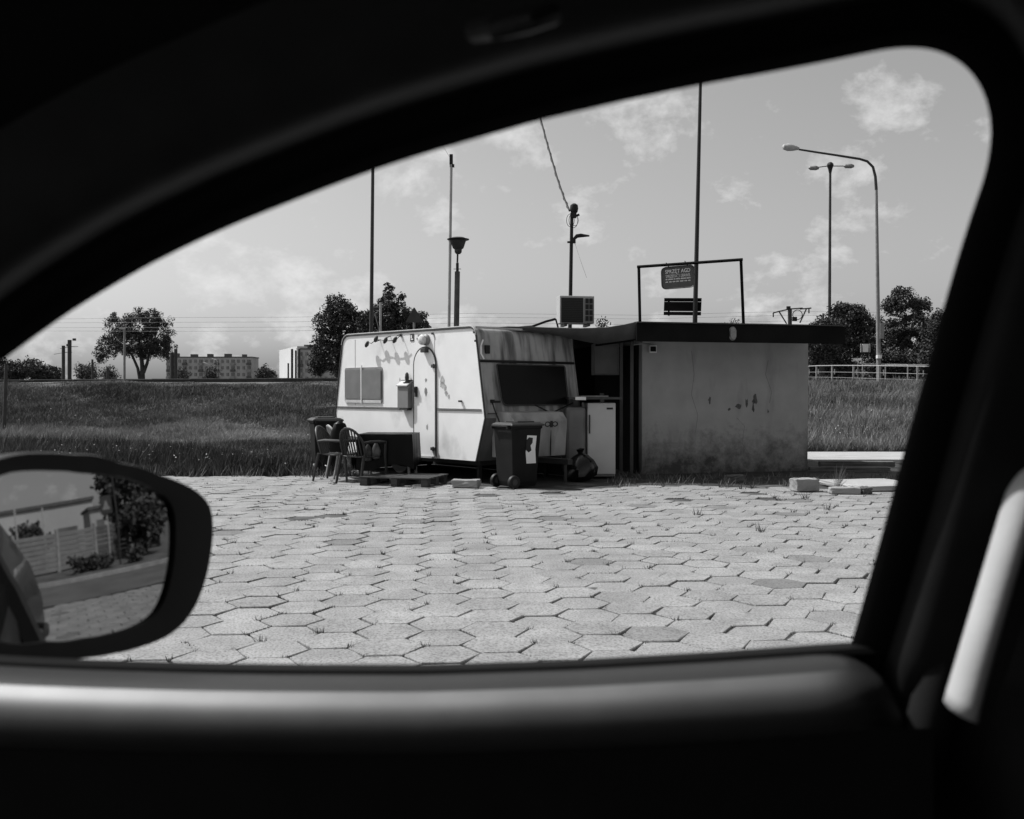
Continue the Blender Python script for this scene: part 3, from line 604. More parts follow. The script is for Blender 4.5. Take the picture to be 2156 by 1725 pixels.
for u, v in ((783, 725), (802, 714), (822, 717), (842, 716)):
    q = side(u, v); mb = MB(); mb.lathe([(.012, .06), (.03, .03), (.035, -.02), (.02, -.06), (.005, -.07)], (-.10, q.y - ly0, q.z - 2.2), 9, Matrix.Rotation(.7, 3, 'X')); obj('bulb', mb, MT['darkmetal'], ls, smooth=True)
for u, v in ((822, 708), (846, 703), (800, 716)):
    mb = MB()
    q = side(u, v); mb.tube([(.0, q.y - ly0, min(q.z, 2.36) - 2.2), (-.10, q.y - ly0, q.z - .04 - 2.2)], .008, 5); obj('hook', mb, MT['black'], ls)
# cable from the grab handle to the ground behind the bin
mb = MB(); a = cw(front(1036, 846)); 
mb.tube([a + Vector((0, -.05, 0)), a + Vector((.04, -.12, -.12)), a + Vector((.12, -.15, -.32)), a + Vector((.16, -.2, -.7)), a + Vector((.2, -.22, -1.18))], .012, 6)
o = obj('power_cable', mb, MT['black'], None, smooth=True); tag(o, 'black cable hanging from the handle on the caravan front', 'cable')
mb = MB(); a = cw((CW - .05, slant(2.1), 1.75)); mb.tube([cw(front(1120, 853)) + Vector((.05, -.12, .0)), cw(front(1160, 870)) + Vector((0, -.1, 0)), cw(front(1205, 848)) + Vector((0, -.2, .0))], .012, 6)
o = obj('garden_hose', mb, MT['black'], None, smooth=True); tag(o, 'black hose sagging under the big front window of the caravan', 'hose')

# ================================================================== BUILDING
BO = Vector((2.21, 16.9, 0)); BR = math.radians(14.0); bx = Vector((math.cos(BR), math.sin(BR), 0)); by = Vector((-math.sin(BR), math.cos(BR), 0))
bld = thing('building', 'small flat-roofed stucco kiosk building with dark fascia', 'building', BO, BR)
BWD, BDP = 3.13, 4.2
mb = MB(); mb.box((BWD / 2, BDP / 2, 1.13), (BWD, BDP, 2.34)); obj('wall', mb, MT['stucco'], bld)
def bl(p): d = Vector(p) - BO; return Vector((d.dot(bx), d.dot(by), d.z))
fl = bl(P(1340, 700, 15.65)); fr = bl(P(1783, 705, 16.5)); FY = fl.y; X0, X1 = fl.x, fr.x
mb = MB(); mb.box(((X0 + X1) / 2, FY + .02, 2.335), (X1 - X0, .05, .285)); obj('fascia', mb, MT['tar'], bld, bev=.005)
mb = MB(); mb.box(((X0 + X1) / 2 + .0, (FY + BDP + .3) / 2 + .03, 2.40), (X1 - X0 - .05, BDP + .3 - FY, .17)); obj('roof', mb, MT['tar'], bld)
mb = MB(); mb.box(((X0 + X1) / 2, FY + .04, 2.492), (X1 - X0, .14, .02)); obj('roof_edge', mb, MT['darkmetal'], bld)
mb = MB(); mb.box((X0 + .02, (FY + BDP) / 2 + .1, 2.335), (.04, BDP - FY, .26)); obj('side_fascia', mb, MT['tar'], bld)
p = bl(P(1545, 703, 16.0)); mb = MB()
for z in (-.06, .06): mb.lathe([(.005, .05), (.035, .045), (.05, .02), (.055, 0)], (p.x, FY - .005, 2.335 + z), 14, Matrix.Rotation(math.pi / 2, 3, 'X'))
mb.box((p.x, FY - .022, 2.335), (.095, .045, .12)); obj('bulkhead_lamp', mb, MT['greymetal'], bld, smooth=True)
p = bl(P(1377, 735, 16.8)); mb = MB(); mb.box((p.x, -.09, p.z), (.13, .05, .13)); fl_ = obj('floodlight', mb, MT['whiteclean'], bld, bev=.008)
mb = MB(); mb.box((p.x - .005, -.118, p.z - .0), (.10, .01, .085)); obj('lamp_face', mb, MT['glassdark'], fl_)
mb = MB(); mb.box((p.x, -.03, p.z), (.03, .08, .03)); obj('bracket', mb, MT['zinc'], fl_); mb = MB(); mb.tube([(p.x + .02, -.02, p.z + .07), (p.x - .2, -.02, p.z + .09), (p.x - .35, -.02, p.z + .06)], .008, 5); obj('lead', mb, MT['zinc'], fl_)
for u, v, w, h in ((1494, 843, .05, .13), (1572, 848, .07, .16), (1586, 858, .05, .2), (1590, 842, .12, .18), (1555, 855, .12, .10), (1535, 862, .05, .05), (1617, 866, .04, .06)):
    d = ray(u, v); o_ = bl(CAM); dl = Vector((d.dot(bx), d.dot(by), d.z)); q = o_ + dl * (-o_.y / dl.y)
    pts = [(q.x + w * (.45 + random.uniform(-.25, .2)) * math.cos(a), -.003, q.z + h * (.45 + random.uniform(-.25, .2)) * math.sin(a)) for a in np.linspace(0, 5.8, 11)]
    mb = MB(); mb.add(pts, [tuple(range(11))]); obj('stucco_scrape', mb, gm('scraped_render', .10, .95, .4, 20), bld)
obj('side_shade_sheet', MB().box((-.03, 2.1, 1.1), (.05, 3.9, 2.2)), MT['tar'], bld)  # dark sheet added over the side wall, standing in for canopy shade
for pts in ([(.9, 2.1), (.95, 1.7), (.9, 1.35), (1.02, 1.0), (.98, .7)], [(2.35, 1.95), (2.30, 1.7), (2.42, 1.4), (2.38, 1.2)], [(1.75, .95), (1.9, .8), (1.86, .5), (2.0, .3)]):
    mb = MB()
    for (xa, za), (xb, zb_) in zip(pts[:-1], pts[1:]): mb.add([(xa - .004, -.0025, za), (xa + .004, -.0025, za), (xb + .004, -.0025, zb_), (xb - .004, -.0025, zb_)], [(0, 1, 2, 3)])
    obj('render_crack', mb, gm('crack_shade', .2, .95, .3, 20), bld)
# canopy stretched from the caravan to the roof, back recess wall and posts
can = thing('canopy', 'sagging dark sheet canopy between the caravan roof and the kiosk roof', 'canopy', (1.5, 16, 0))
co = Vector((1.5, 16, 0))
up_ = [(1025, 691, 15.6), (1070, 688, 15.75), (1122, 689, 15.95), (1172, 691, 16.0), (1225, 692, 15.95), (1278, 690, 15.85), (1315, 684, 15.75), (1342, 678, 15.68)]
lo_ = [(1025, 694, 15.6), (1070, 692, 15.75), (1146, 702, 15.95), (1190, 711, 16.0), (1228, 719, 15.95), (1258, 725, 15.85), (1310, 718, 15.75), (1348, 712, 15.68)]
mb = MB(); back = [P(u, v, Y) + Vector((-.25, 3.0, .02)) for u, v, Y in up_]
mb.grid([[P(*q) - co for q in lo_], [P(*q) + Vector((0, -.02, 0)) - co for q in up_], [P(*q) + Vector((0, .1, .012)) - co for q in up_], [P(*q) + Vector((-.1, 1.4, -.02)) - co for q in up_], [b - co for b in back]])
o = obj('sheet', mb, MT['tarp'], can, smooth=True); so_ = o.modifiers.new('solid', 'SOLIDIFY'); so_.thickness = .012
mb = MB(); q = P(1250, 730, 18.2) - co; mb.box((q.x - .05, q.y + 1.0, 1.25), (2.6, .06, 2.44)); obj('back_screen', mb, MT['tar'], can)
for u, Y in ((1330, 16.4), (1308, 16.9)):
    q = P(u, 900, Y) - co; mb = MB(); mb.box((q.x, q.y, 1.2), (.05, .05, 2.36)); obj('post', mb, MT['darkmetal'], can)
q = P(1172, 682, 16.3) - co; mb = MB(); mb.tube([P(1080, 691, 16.2) - co, P(1120, 688, 16.3) - co, P(1150, 677, 16.3) - co, P(1170, 672, 16.3) - co], .022, 6); mb.tube([P(1170, 672, 16.3) - co, P(1175, 690, 16.3) - co], .015, 6); obj('bent_strip', mb, MT['tar'], can)
cab = thing('wall_cabinet', 'pale grey cabinet hung in the dark gap beside the kiosk', 'cabinet', P(1277, 757, 17.6), .1)
s_ = 17.6 / F; obj('case', MB().box((0, .12, 0), (55 * s_, .24, 66 * s_)), gm('cabinet_grey', .19, .6, .15, 3, dirt=(3, .5, .7, .09, (1, 1, .3))), cab, bev=.01)
obj('door_panel', MB().box((-.01, -.008, -.01), (48 * s_, .016, 58 * s_)), gm('cabinet_door', .22, .6, .15, 3), cab, bev=.006)
# fridge
fp = P(1266, 1003, 16.0); fr_ = thing('fridge', 'worn pale upright fridge standing between caravan and kiosk', 'fridge', (fp.x, fp.y, 0), math.radians(5))
s_ = 16.0 / F; fh = 1.19; fw_ = .46
obj('cabinet', MB().box((0, .30, fh / 2 + .03), (fw_, .56, fh)), gm('fridge_side', .30, .5, .1, 3, dirt=(2, .5, .75, .16, (1, 1, .3))), fr_, bev=.015)
fd = obj('door', MB().box((0, -.005, fh / 2 + .05), (fw_ - .006, .05, fh - .04)), gm('fridge_door', .5, .45, .06, 3), fr_, bev=.012)
obj('handle', MB().box((-fw_ / 2 + .03, -.045, .88), (.022, .035, .30)), MT['darkmetal'], fd, bev=.005); obj('maker_plate', MB().box((fw_ / 2 - .10, -.034, 1.13), (.10, .012, .03)), MT['blackmetal'], fd)
obj('side_panel', MB().box((-fw_ / 2 - .18, .25, fh / 2 + .02), (.34, .5, fh - .1)), gm('fridge_side_dark', .16, .5, .25, 3), fr_, bev=.06)
o = thing('worktop', 'dark board laid over the fridge top', 'board', (fp.x, fp.y, 1.265), math.radians(5))
obj('board', MB().box((-.12, .22, .03), (.86, .72, .035)), MT['darkmetal'], o); obj('board_edge', MB().box((-.36, -.145, .028), (.17, .02, .05)), MT['whiteclean'], o)
o = thing('roof_plank', 'pale-edged plank lying on the board over the fridge', 'plank', (fp.x - .12, fp.y + .05, 1.315), math.radians(5)); obj('plank', MB().box((0, 0, .012), (.45, .18, .02)), MT['greymetal'], o)
# bin bag beside the fridge
p = P(1222, 985, 15.6); bgm = MB(); th = [(0.0, .02), (.16, .0), (.24, .08), (.25, .2), (.2, .32), (.11, .40), (.03, .44), (.06, .5), (.0, .52)]
bgm.lathe([(r * 1.0 + .001, z) for r, z in th], (0, 0, 0), 18); bgm.v = [(x * (1 + .12 * math.sin(7 * math.atan2(y, x) + z * 9)), y * (1 + .12 * math.cos(5 * math.atan2(y, x) + z * 13)), z + .02 * math.sin(9 * x)) for x, y, z in bgm.v]
o = obj('bin_bag', bgm, MT['bag'], None, smooth=True); o.location = (p.x, p.y, 0); tag(o, 'shiny black rubbish bag slumped against the fridge', 'rubbish bag')

# ================================================================== WHEELIE BINS
def bin_(label, loc, rot, open_=0.0):
    t = thing('wheelie_bin', label, 'bin', loc, rot, 'wheelie bins')
    b = MB(); rows = []
    for hw, y0, y1, z in ((.19, -.20, .19, .03), (.20, -.215, .21, .10), (.235, -.27, .25, .86), (.25, -.285, .262, .87), (.25, -.285, .262, .91)):
        rows.append([(-hw, y0, z), (hw, y0, z), (hw, y1, z), (-hw, y1, z)])
    b.grid(rows, True); b.add(rows[0], [(3, 2, 1, 0)]); b.add(rows[-1], [(0, 1, 2, 3)]); obj('body', b, MT['bin'], t, bev=.012)
    l = MB(); rr = []
    for hw, y0, y1, z in ((.265, -.315, .27, .905), (.265, -.315, .27, .925), (.21, -.26, .23, .955)):
        rr.append([(-hw, y0, z), (hw, y0, z), (hw, y1, z), (-hw, y1, z)])
    l.grid(rr, True); l.add(rr[-1], [(0, 1, 2, 3)]); l.add(rr[0], [(3, 2, 1, 0)]); lid = obj('lid', l, MT['binlid'], t, bev=.01)
    obj('lid_ridge', MB().box((0, -.06, .962), (.30, .30, .018)), MT['binlid'], lid, bev=.006)
    obj('handle', MB().tube([(-.20, .30, .90), (.20, .30, .90)], .018, 8).box((-.2, .28, .89), (.03, .07, .05)).box((.2, .28, .89), (.03, .07, .05)), MT['bin'], t)
    for x in (-.2, .2):
        wm = MB(); wm.lathe([(.03, -.03), (.09, -.03), (.10, -.015), (.10, .015), (.09, .03), (.03, .03)], (x * 1.12, .21, .10), 16, Matrix.Rotation(math.pi / 2, 3, 'Y')); w_ = obj('wheel', wm, MT['black'], t, smooth=True)
        obj('hub', MB().lathe([(.01, -.034), (.045, -.034), (.045, .034), (.01, .034)], (x * 1.12, .21, .10), 10, Matrix.Rotation(math.pi / 2, 3, 'Y')), MT['darkmetal'], w_)
    return t
p = P(1088, 1024, 14.55); b1 = bin_('dark wheelie bin in front of the caravan with torn white poster', (p.x, p.y, 0), math.radians(125))
# torn poster on the bin side facing us
ps = MB(); ps.add([(.251, .02, .73), (.245, .02, .38), (.242, -.14, .37), (.2495, -.13, .62), (.253, -.15, .75)], [(0, 1, 2, 3, 4)])
b2 = copy_thing(b1, 'dark wheelie bin at the left rear corner of the caravan', tuple(P(686, 955, 17.0).xy) + (0,), math.radians(-160))
poster = MB(); 
def bface(a, z, off=.004):   # a point on one of the bin's sloping sides (local x = -side)
    hw = .20 + (z - .10) / .76 * .035; return (-hw - off, a, z)
poster.add([bface(a, z) for a, z in ((-.19, .76), (-.02, .77), (.0, .52), (-.02, .36), (-.19, .36), (-.17, .56))], [(0, 1, 2, 3, 4, 5)])
po = obj('poster', poster, MT['whiteclean'], b1)
bl_ = MB(); bl_.add([bface(a, z, .008) for a, z in ((-.12, .73), (-.05, .74), (-.005, .70), (.0, .56), (-.05, .52), (-.10, .55), (-.08, .62), (-.115, .66))], [tuple(range(8))]); obj('poster_print', bl_, MT['black'], po)

# ================================================================== CHAIRS, TABLE, PALLET
def chair(label, loc, rot, mat, group='plastic garden chairs by the caravan'):
    t = thing('garden_chair', label, 'chair', loc, rot, group)
    b = MB(); rows = []
    for y in np.linspace(-.22, .22, 5): rows.append([(x, y, .42 + .012 * (abs(x) / .2) ** 2 - .015 * (1 - (y / .22) ** 2)) for x in np.linspace(-.23, .23, 7)])
    b.grid(rows); o = obj('seat', b, mat, t, smooth=True); s_ = o.modifiers.new('s', 'SOLIDIFY'); s_.thickness = .014
    # arched back frame with slats, leaning back; y+ is the back
    def bp(x, z): return (x, .20 + (z - .42) * .28 + .05 * (1 - (x / .24) ** 2) - .03, z)
    fr = MB(); pts = [bp(.235 * math.cos(a), .58 + .27 * math.sin(a)) for a in np.linspace(0, math.pi, 15)]; fr.tube([bp(.23, .43)] + pts + [bp(-.23, .43)], .02, 6); bk = obj('backrest', fr, mat, t, smooth=True)
    for x in np.linspace(-.17, .17, 8):
        zt_ = .58 + .27 * math.sqrt(max(0, 1 - (x / .235) ** 2)); m = MB(); m.tube([bp(x, .43), bp(x, (zt_ + .43) / 2), bp(x, zt_ - .01)], .012, 5); obj('slat', m, mat, bk)
    for sx in (-1, 1):
        a = MB(); a.tube([bp(sx * .235, .63), (sx * .27, .10, .645), (sx * .275, -.10, .64), (sx * .27, -.23, .63)], [.016, .024, .026, .02], 6); obj('armrest', a, mat, t, smooth=True)
        l = MB(); l.tube([(sx * .27, -.23, .63), (sx * .25, -.23, .42), (sx * .265, -.27, 0.005)], [.018, .026, .018], 6); obj('leg', l, mat, t, smooth=True)
        l = MB(); l.tube([(sx * .235, .22, .44), (sx * .245, .27, .2), (sx * .255, .31, 0.005)], [.026, .022, .018], 6); obj('leg', l, mat, t, smooth=True)
    return t
p = P(748, 985, 16.25); chair('grey slat-backed garden chair catching sun behind the cloth table', (p.x - .12, 16.3, 0), math.radians(115), MT['chairgrey'])
p = P(738, 1005, 15.1); chair('black garden chair in front of the grey one with its back to us', (p.x + .17, 15.2, 0), math.radians(-215), MT['chair'])
p = P(695, 1000, 15.55); chair('dark garden chair leftmost of the seats with pale armrest', (p.x + .10, 15.7, 0), math.radians(75), gm('faded_chair', .035, .5, .2, 8))
# jacket draped on the leftmost chair
jk = MB(); jp = P(712, 935, 15.45); rows = []
for k, z in enumerate((.94, .90, .78, .62, .46)):
    r = (.02, .09, .13, .15, .14)[k]; rows.append([(r * math.cos(a) * (1 + .12 * math.sin(3 * a + k)), r * .7 * math.sin(a) * (1 + .1 * math.cos(4 * a + k)), z) for a in np.linspace(0, 2 * math.pi, 15)[:-1]])
jk.grid(rows, True); jk.add(rows[0], [tuple(range(14))]); o = obj('jacket', jk, MT['cloth'], None, smooth=True); o.location = (jp.x, 15.55, 0); tag(o, 'glossy black jacket slung over the back of the leftmost chair', 'jacket')
# table with black oilcloth
TX, TY, TWD, TDP = -1.93, 15.66, .84, .74
tb = thing('garden_table', 'garden table hidden under a black oilcloth', 'table', (TX, TY, 0), math.radians(-4))
obj('tabletop', MB().box((0, 0, .725), (TWD - .04, TDP - .04, .03)), MT['chair'], tb)
for x, y in ((-1, -1), (1, -1), (1, 1), (-1, 1)):
    obj('leg', MB().tube([(x * (TWD / 2 - .07), y * (TDP / 2 - .07), .715), (x * (TWD / 2 - .05), y * (TDP / 2 - .05), 0.005)], [.028, .02], 8), MT['greymetal'], tb, smooth=True)
cl = MB(); ring = []
for (x0, y0), (x1, y1) in (((-1, -1), (1, -1)), ((1, -1), (1, 1)), ((1, 1), (-1, 1)), ((-1, 1), (-1, -1))):
    for q in np.linspace(0, 1, 12)[:-1]: ring.append((x0 + (x1 - x0) * q, y0 + (y1 - y0) * q))
rows = []
for k, z in enumerate((.748, .744, .68, .54, .40, .27)):
    rr_ = []
    for i, (x, y) in enumerate(ring):
        f = 1 + k * .012 + (.02 * k) * math.sin(i * 1.9) * .35; zz_ = z - (0 if k < 2 else (k / 5) * (.05 * math.sin(i * .55) + .07 * (abs(x) * abs(y))))
        rr_.append((x * TWD / 2 * f, y * TDP / 2 * f, zz_))
    rows.append(rr_)
cl.grid(rows, True); cl.add(rows[0], [tuple(range(len(ring)))]); o = obj('tablecloth', cl, MT['cloth'], None, smooth=True); o.location = (TX, TY, 0); o.rotation_euler = (0, 0, math.radians(-4)); tag(o, 'black oilcloth draped over the garden table', 'tablecloth')
# bags under the table
for i, (u, v, lab) in enumerate(((775, 955, 'crumpled bag hanging at the left corner of the cloth table'), (792, 950, 'pale-striped plastic bag under the front of the cloth table'))):
    p = P(u, v, 15.25); b = MB(); b.lathe([(.01, -.13), (.05, -.11), (.065, 0), (.045, .09), (.012, .14)], (0, 0, 0), 12); b.v = [(x * (1 + .2 * math.sin(5 * z * 20 + i)), y * .7, z) for x, y, z in b.v]
    o = obj('carrier_bag', b, gm('bag_grey', .03 + .05 * i, .35, .5, 9), None, smooth=True); o.location = (p.x, p.y, max(p.z, .17)); tag(o, lab, 'bag')
# pallet
pl = thing('pallet', 'weathered wooden pallet lying before the caravan door', 'pallet', (-1.62, 15.0, 0), math.radians(-17))
for y in np.linspace(-.36, .36, 6): obj('deck_board', MB().box((0, y, .131), (1.1, .10 + random.uniform(-.01, .01), .02)), MT['wood'], pl)
for x in (-.48, 0, .48):
    for y in (-.34, 0, .34): obj('block', MB().box((x, y, .07), (.10, .13, .098)), MT['wood'], pl)
for x in (-.48, 0, .48): obj('bottom_board', MB().box((x, 0, .012), (.10, .8, .018)), MT['wood'], pl)
def slab(name, label, cat, u0, u1, v, h, d, rot, mat, rough=.012):
    Y = GY(v); a = P(u0, v, Y); b = P(u1, v, Y); w = (b.x - a.x) * .93; m = MB()
    for k_ in range(6): m.grid([[((i_ / 4 - .5) * w if k_ < 4 else (-.5 if k_ == 4 else .5) * w, ((j_ / 4) * d if k_ in (0, 1) else (0 if k_ == 2 else d)) if k_ < 4 else i_ / 4 * d, ((0, h)[k_] if k_ < 2 else j_ / 4 * h)) for i_ in range(5)] for j_ in range(5)])
    rn = {}
    m.v = [tuple(c_ + rn.setdefault((round(v_[0], 4), round(v_[1], 4), round(v_[2], 4), ax), random.uniform(-rough, rough) * .7) * (1 if ax < 2 or v_[2] > .02 else 0) for ax, c_ in enumerate(v_)) for v_ in m.v]

    o = obj(name, m, mat, None, bev=.012, weld=True); o.location = ((a.x + b.x) / 2, Y, 0.012); o.rotation_euler = (0, 0, rot); tag(o, label, cat)
slab('concrete_block', 'rough pale concrete block on the paving right of the kiosk wall', 'block', 1673, 1731, 1037, .17, .22, .25, MT['concrete'], .018)
slab('concrete_step', 'flat concrete block lying in front of the caravan corner', 'block', 947, 1008, 1029, .11, .2, -.25, MT['concrete'])
slab('kerbstone', 'long low kerbstone right of the rough concrete block', 'kerbstone', 1748, 1815, 1043, .085, .18, -.08, MT['concrete'])
slab('kerb_end', 'short dark broken kerb end beside the long kerbstone', 'kerbstone', 1816, 1838, 1043, .09, .14, .1, MT['darkconc'], .02)
slab('paving_plate', 'large pale concrete plate at the right behind the kerbstone', 'concrete plate', 1790, 1960, 1036, .07, 1.1, .16, MT['paleconc'])
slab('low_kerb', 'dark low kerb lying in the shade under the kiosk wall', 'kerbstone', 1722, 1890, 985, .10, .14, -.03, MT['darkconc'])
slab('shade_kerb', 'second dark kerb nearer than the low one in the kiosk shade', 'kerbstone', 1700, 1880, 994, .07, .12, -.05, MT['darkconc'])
slab('loose_brick', 'small dark brick at the foot of the kiosk front', 'brick', 1530, 1570, 1016, .10, .12, .05, MT['darkconc'])
p = P(1762, 1030, 13.95); mb = MB()
for k in range(22): a = random.uniform(-1, 1); h = random.uniform(.12, .42); mb.tube([(.03 * a, 0, 0), (.06 * a + .02, 0, h * .6), (.12 * a + .05, .02 * a, h)], [.004, .003, .0012], 3)
o = obj('grass_tuft', mb, gm('dry_stalk', .25, .9, .2, 9)); o.location = p; o.location.z = 0; tag(o, 'tall dry grass tuft between rough block and kerbstone', 'weed')

# ================================================================== ROOF: AIR CONDITIONER, SIGN FRAME
zr = 2.49; ap = P(1215, 685, 17.0)
ac = thing('air_conditioner', 'boxy outdoor air conditioner unit on the canopy roof', 'air conditioner', (ap.x, ap.y, ap.z + .03), math.radians(9))
aw, ah, ad = .60, .47, .30; wht = gm('unit_white', .4, .5, .06, 5)
obj('case', MB().box((0, ad / 2, ah / 2), (aw, ad, ah)), wht, ac, bev=.008)
gr = obj('fan_grille', MB().box((-.085, -.004, ah / 2 - .01), (.38, .012, ah - .05)), MT['black'], ac)
for k in range(13): obj('grille_bar', MB().box((-.085, -.013, .05 + k * .031), (.37, .004, .004)), MT['darkmetal'], gr)
sd_ = obj('side_grille', MB().box((.205, -.004, ah / 2 - .02), (.16, .012, ah - .07)), MT['greymetal'], ac)
for i in range(2):
    for j in range(4): obj('vent_cell', MB().box((.17 + i * .07, -.014, .085 + j * .10), (.055, .012, .082)), MT['black'], sd_)
obj('foot', MB().box((-.2, ad / 2, -.02), (.05, .34, .05)).box((.2, ad / 2, -.02), (.05, .34, .05)), MT['darkmetal'], ac)
# sign frame on the roof
A = P(1348, 678, 17.6); B = P(1566, 681, 16.9); At = P(1345, 562, 17.6); Bt = P(1560, 547, 16.9)
MT['blacksteel'] = gm('black_steel', .004, .8, .2, 8, spec=.06)
sf = thing('sign_gantry', 'black goalpost-shaped metal frame on the kiosk roof', 'sign gantry', (A.x, A.y, 2.48))
o0 = Vector((A.x, A.y, 2.48)); sq = 4
obj('post', MB().tube([Vector((0, 0, -.06)), At - o0], .026, 4), MT['blacksteel'], sf); obj('post', MB().tube([Vector((B.x, B.y, 2.43)) - o0, Bt - o0], .026, 4), MT['blacksteel'], sf)
dA = (Bt - At).normalized() * .03
obj('top_bar', MB().tube([At - o0 - dA, Bt - o0 + dA], .026, 4), MT['blacksteel'], sf)
sdir = (B - A); sdir.z = 0; sdir.normalize(); srot = math.atan2(sdir.y, sdir.x)
# hanging sign with lettering
sp_ = P(1428, 584, 17.55); sg = thing('hanging_sign', 'rounded grey sign lettered SPRZĘT AGD hanging from the frame', 'sign', sp_, srot)
sw, sh_ = 70 * 17.55 / F, 46 * 17.55 / F; ti = math.radians(-1.5)
RS = Matrix.Rotation(math.radians(2.2), 3, 'Y').inverted()
def sgp(x, z, y): return RS @ Vector((x, y, z))
obj('board', MB().prism(roundpoly([(-sw / 2, -sh_ / 2), (sw / 2, -sh_ / 2), (sw / 2, sh_ / 2), (-sw / 2, sh_ / 2)], .09, 6), sgp, -.02, .02), MT['sign'], sg)
obj('border', MB().tube([sgp(x, z, -.022) for x, z in roundpoly([(-sw / 2, -sh_ / 2), (sw / 2, -sh_ / 2), (sw / 2, sh_ / 2), (-sw / 2, sh_ / 2)], .09, 6)] + [sgp(-sw / 2, -sh_ / 2 + .09, -.022)], .010, 5), MT['darkmetal'], sg)
def text(s, x, z, size, w, par, name='lettering', bold=.0):
    cu = bpy.data.curves.new(name, 'FONT'); cu.body = s; cu.size = size; cu.align_x = 'CENTER'; cu.align_y = 'CENTER'; cu.extrude = .001; cu.offset = bold; cu.resolution_u = 2
    tmp = bpy.data.objects.new('t', cu); COL.objects.link(tmp); bpy.context.view_layer.update()
    dg = bpy.context.evaluated_depsgraph_get(); me = bpy.data.meshes.new_from_object(tmp.evaluated_get(dg)); bpy.data.objects.remove(tmp)
    me.materials.clear(); me.materials.append(MT['letters'])
    co_ = np.empty(len(me.vertices) * 3, np.float32); me.vertices.foreach_get('co', co_); co_ = co_.reshape(-1, 3); sc_ = w / (co_[:, 0].max() - co_[:, 0].min()); co_[:, 0] *= sc_; me.vertices.foreach_set('co', co_.ravel())
    o = link(name, me, par); R4 = (RS @ Matrix.Rotation(math.pi / 2, 3, 'X')).to_4x4(); R4.translation = sgp(x, z, -.024); o.matrix_local = R4; return o
text('SPRZĘT AGD', .0, sh_ * .27, .095, sw * .76, sg, bold=.0008)
text('SPRZEDAŻ I SERWIS', .0, sh_ * .055, .075, sw * .74, sg, bold=.0)
for z, wds in ((-.075, (3, 8, 2, 6, 8, 6)), (-.19, (3, 3, 3, 3, 4, 3, 3))):   # two lines of print too small to read
    mb = MB(); x = -sw * .38; unit_ = sw * .76 / (sum(wds) + len(wds) - 1)
    for wd in wds:
        for k in range(wd): mb.add([sgp(x + (k + a) * unit_, z * sh_ * 1.0 + b, -.0235) for a, b in ((.1, -.009), (.85, -.009), (.85, .009 + .004 * (k % 2)), (.1, .009))], [(0, 1, 2, 3)])
        x += (wd + 1) * unit_
    obj('small_print', mb, MT['letters'], sg)
for x in (-.16, .17): obj('hanger', MB().tube([sgp(x, sh_ / 2, 0), sgp(x, sh_ / 2, 0) + Vector((0, -.2, .05))], .008, 5), MT['black'], sg)
lp_ = P(1437, 646, 17.55); lo2 = thing('blank_panel', 'dark slatted panel on the pole below the hanging sign', 'sign', lp_, srot)
RS = Matrix.Rotation(math.radians(-2.2), 3, 'Y').inverted(); pw, ph = 79 * 17.55 / F, 36 * 17.55 / F
for z0_, z1_ in ((-.5, -.30), (-.26, .28), (.30, .5)):
    obj('slat', MB().prism([(-pw / 2, z0_ * ph), (pw / 2, z0_ * ph), (pw / 2, z1_ * ph), (-pw / 2, z1_ * ph)], sgp, -.012, .012), MT['tar'], lo2)
obj('bracket', MB().box((-.25, .02, 0), (.03, .02, ph)).box((.25, .02, 0), (.03, .02, ph)), MT['black'], lo2)

# ================================================================== POLES, LAMPS, CABLES
def pole(name, label, cat, u0, vb, u1, vt, Y, r0, r1, mat, group=None, zb=None, n=10):
    a = P(u0, vb, Y); b = P(u1, vt, Y); zg = float(tz(np.array(a.x), np.array(Y))) if zb is None else zb
    t = thing(name, label, cat, (a.x, Y, zg), 0, group); sl = (b.x - a.x) / max(b.z - a.z, .1)
    foot = Vector(((zg - a.z) * sl, 0, -.1)); obj('post', MB().tube([foot, Vector((b.x - a.x, 0, b.z - zg))], [r0, r1], n), mat, t, smooth=True)
    return t, Vector((a.x, Y, zg)), b
pole('flag_pole', 'tall dark pole rising behind the left part of the caravan', 'pole', 781.5, 700, 786, 250, 26, .058, .04, MT['darkmetal'])
t, o_, b = pole('mast', 'pale slim mast with black head fitting behind the caravan', 'mast', 945, 690, 950, 345, 24, .042, .036, MT['zinc'])
h = b - o_; obj('head_fitting', MB().box(h + Vector((0, 0, .10)), (.08, .08, .24)).box(h + Vector((.02, 0, -.05)), (.11, .06, .07)), MT['black'], t)
mb = MB(); mb.tube([b + Vector((0, 0, .1)), P(935, 312, 25.5), P(915, 270, 27)], .006, 4); o = obj('wire', mb, MT['black']); tag(o, 'thin wire leading up left from the slim mast head', 'wire')
t, o_, b = pole('lantern_post', 'park lantern with bowl and wide brim on a thick concrete post', 'street lamp', 961, 690, 963, 572, 24, .075, .065, MT['darkconc'])
h = b - o_
obj('neck', MB().tube([h, h + Vector((0, 0, .20)), h + Vector((0, 0, .22)), h + Vector((.01, 0, .52))], [.035, .035, .022, .022], 8), MT['blackmetal'], t); obj('cross_pin', MB().tube([h + Vector((-.09, 0, .06)), h + Vector((.09, 0, .06))], .008, 5), MT['blackmetal'], t)
lh = obj('lamp_bowl', MB().lathe([(.05, .42), (.085, .46), (.09, .53), (.13, .56), (.19, .74)], h + Vector((.02, 0, 0)), 16), MT['darkmetal'], t, smooth=True)
obj('brim', MB().lathe([(.18, .735), (.26, .76), (.27, .775), (.17, .80), (.15, .815)], h + Vector((.02, 0, 0)), 20), MT['blackmetal'], t, smooth=True)
t, o_, b = pole('utility_pole', 'crooked black post with cable head and floodlight arm behind the air conditioner', 'utility pole', 1201, 628, 1204, 450, 20, .05, .034, MT['black'])
h = b - o_
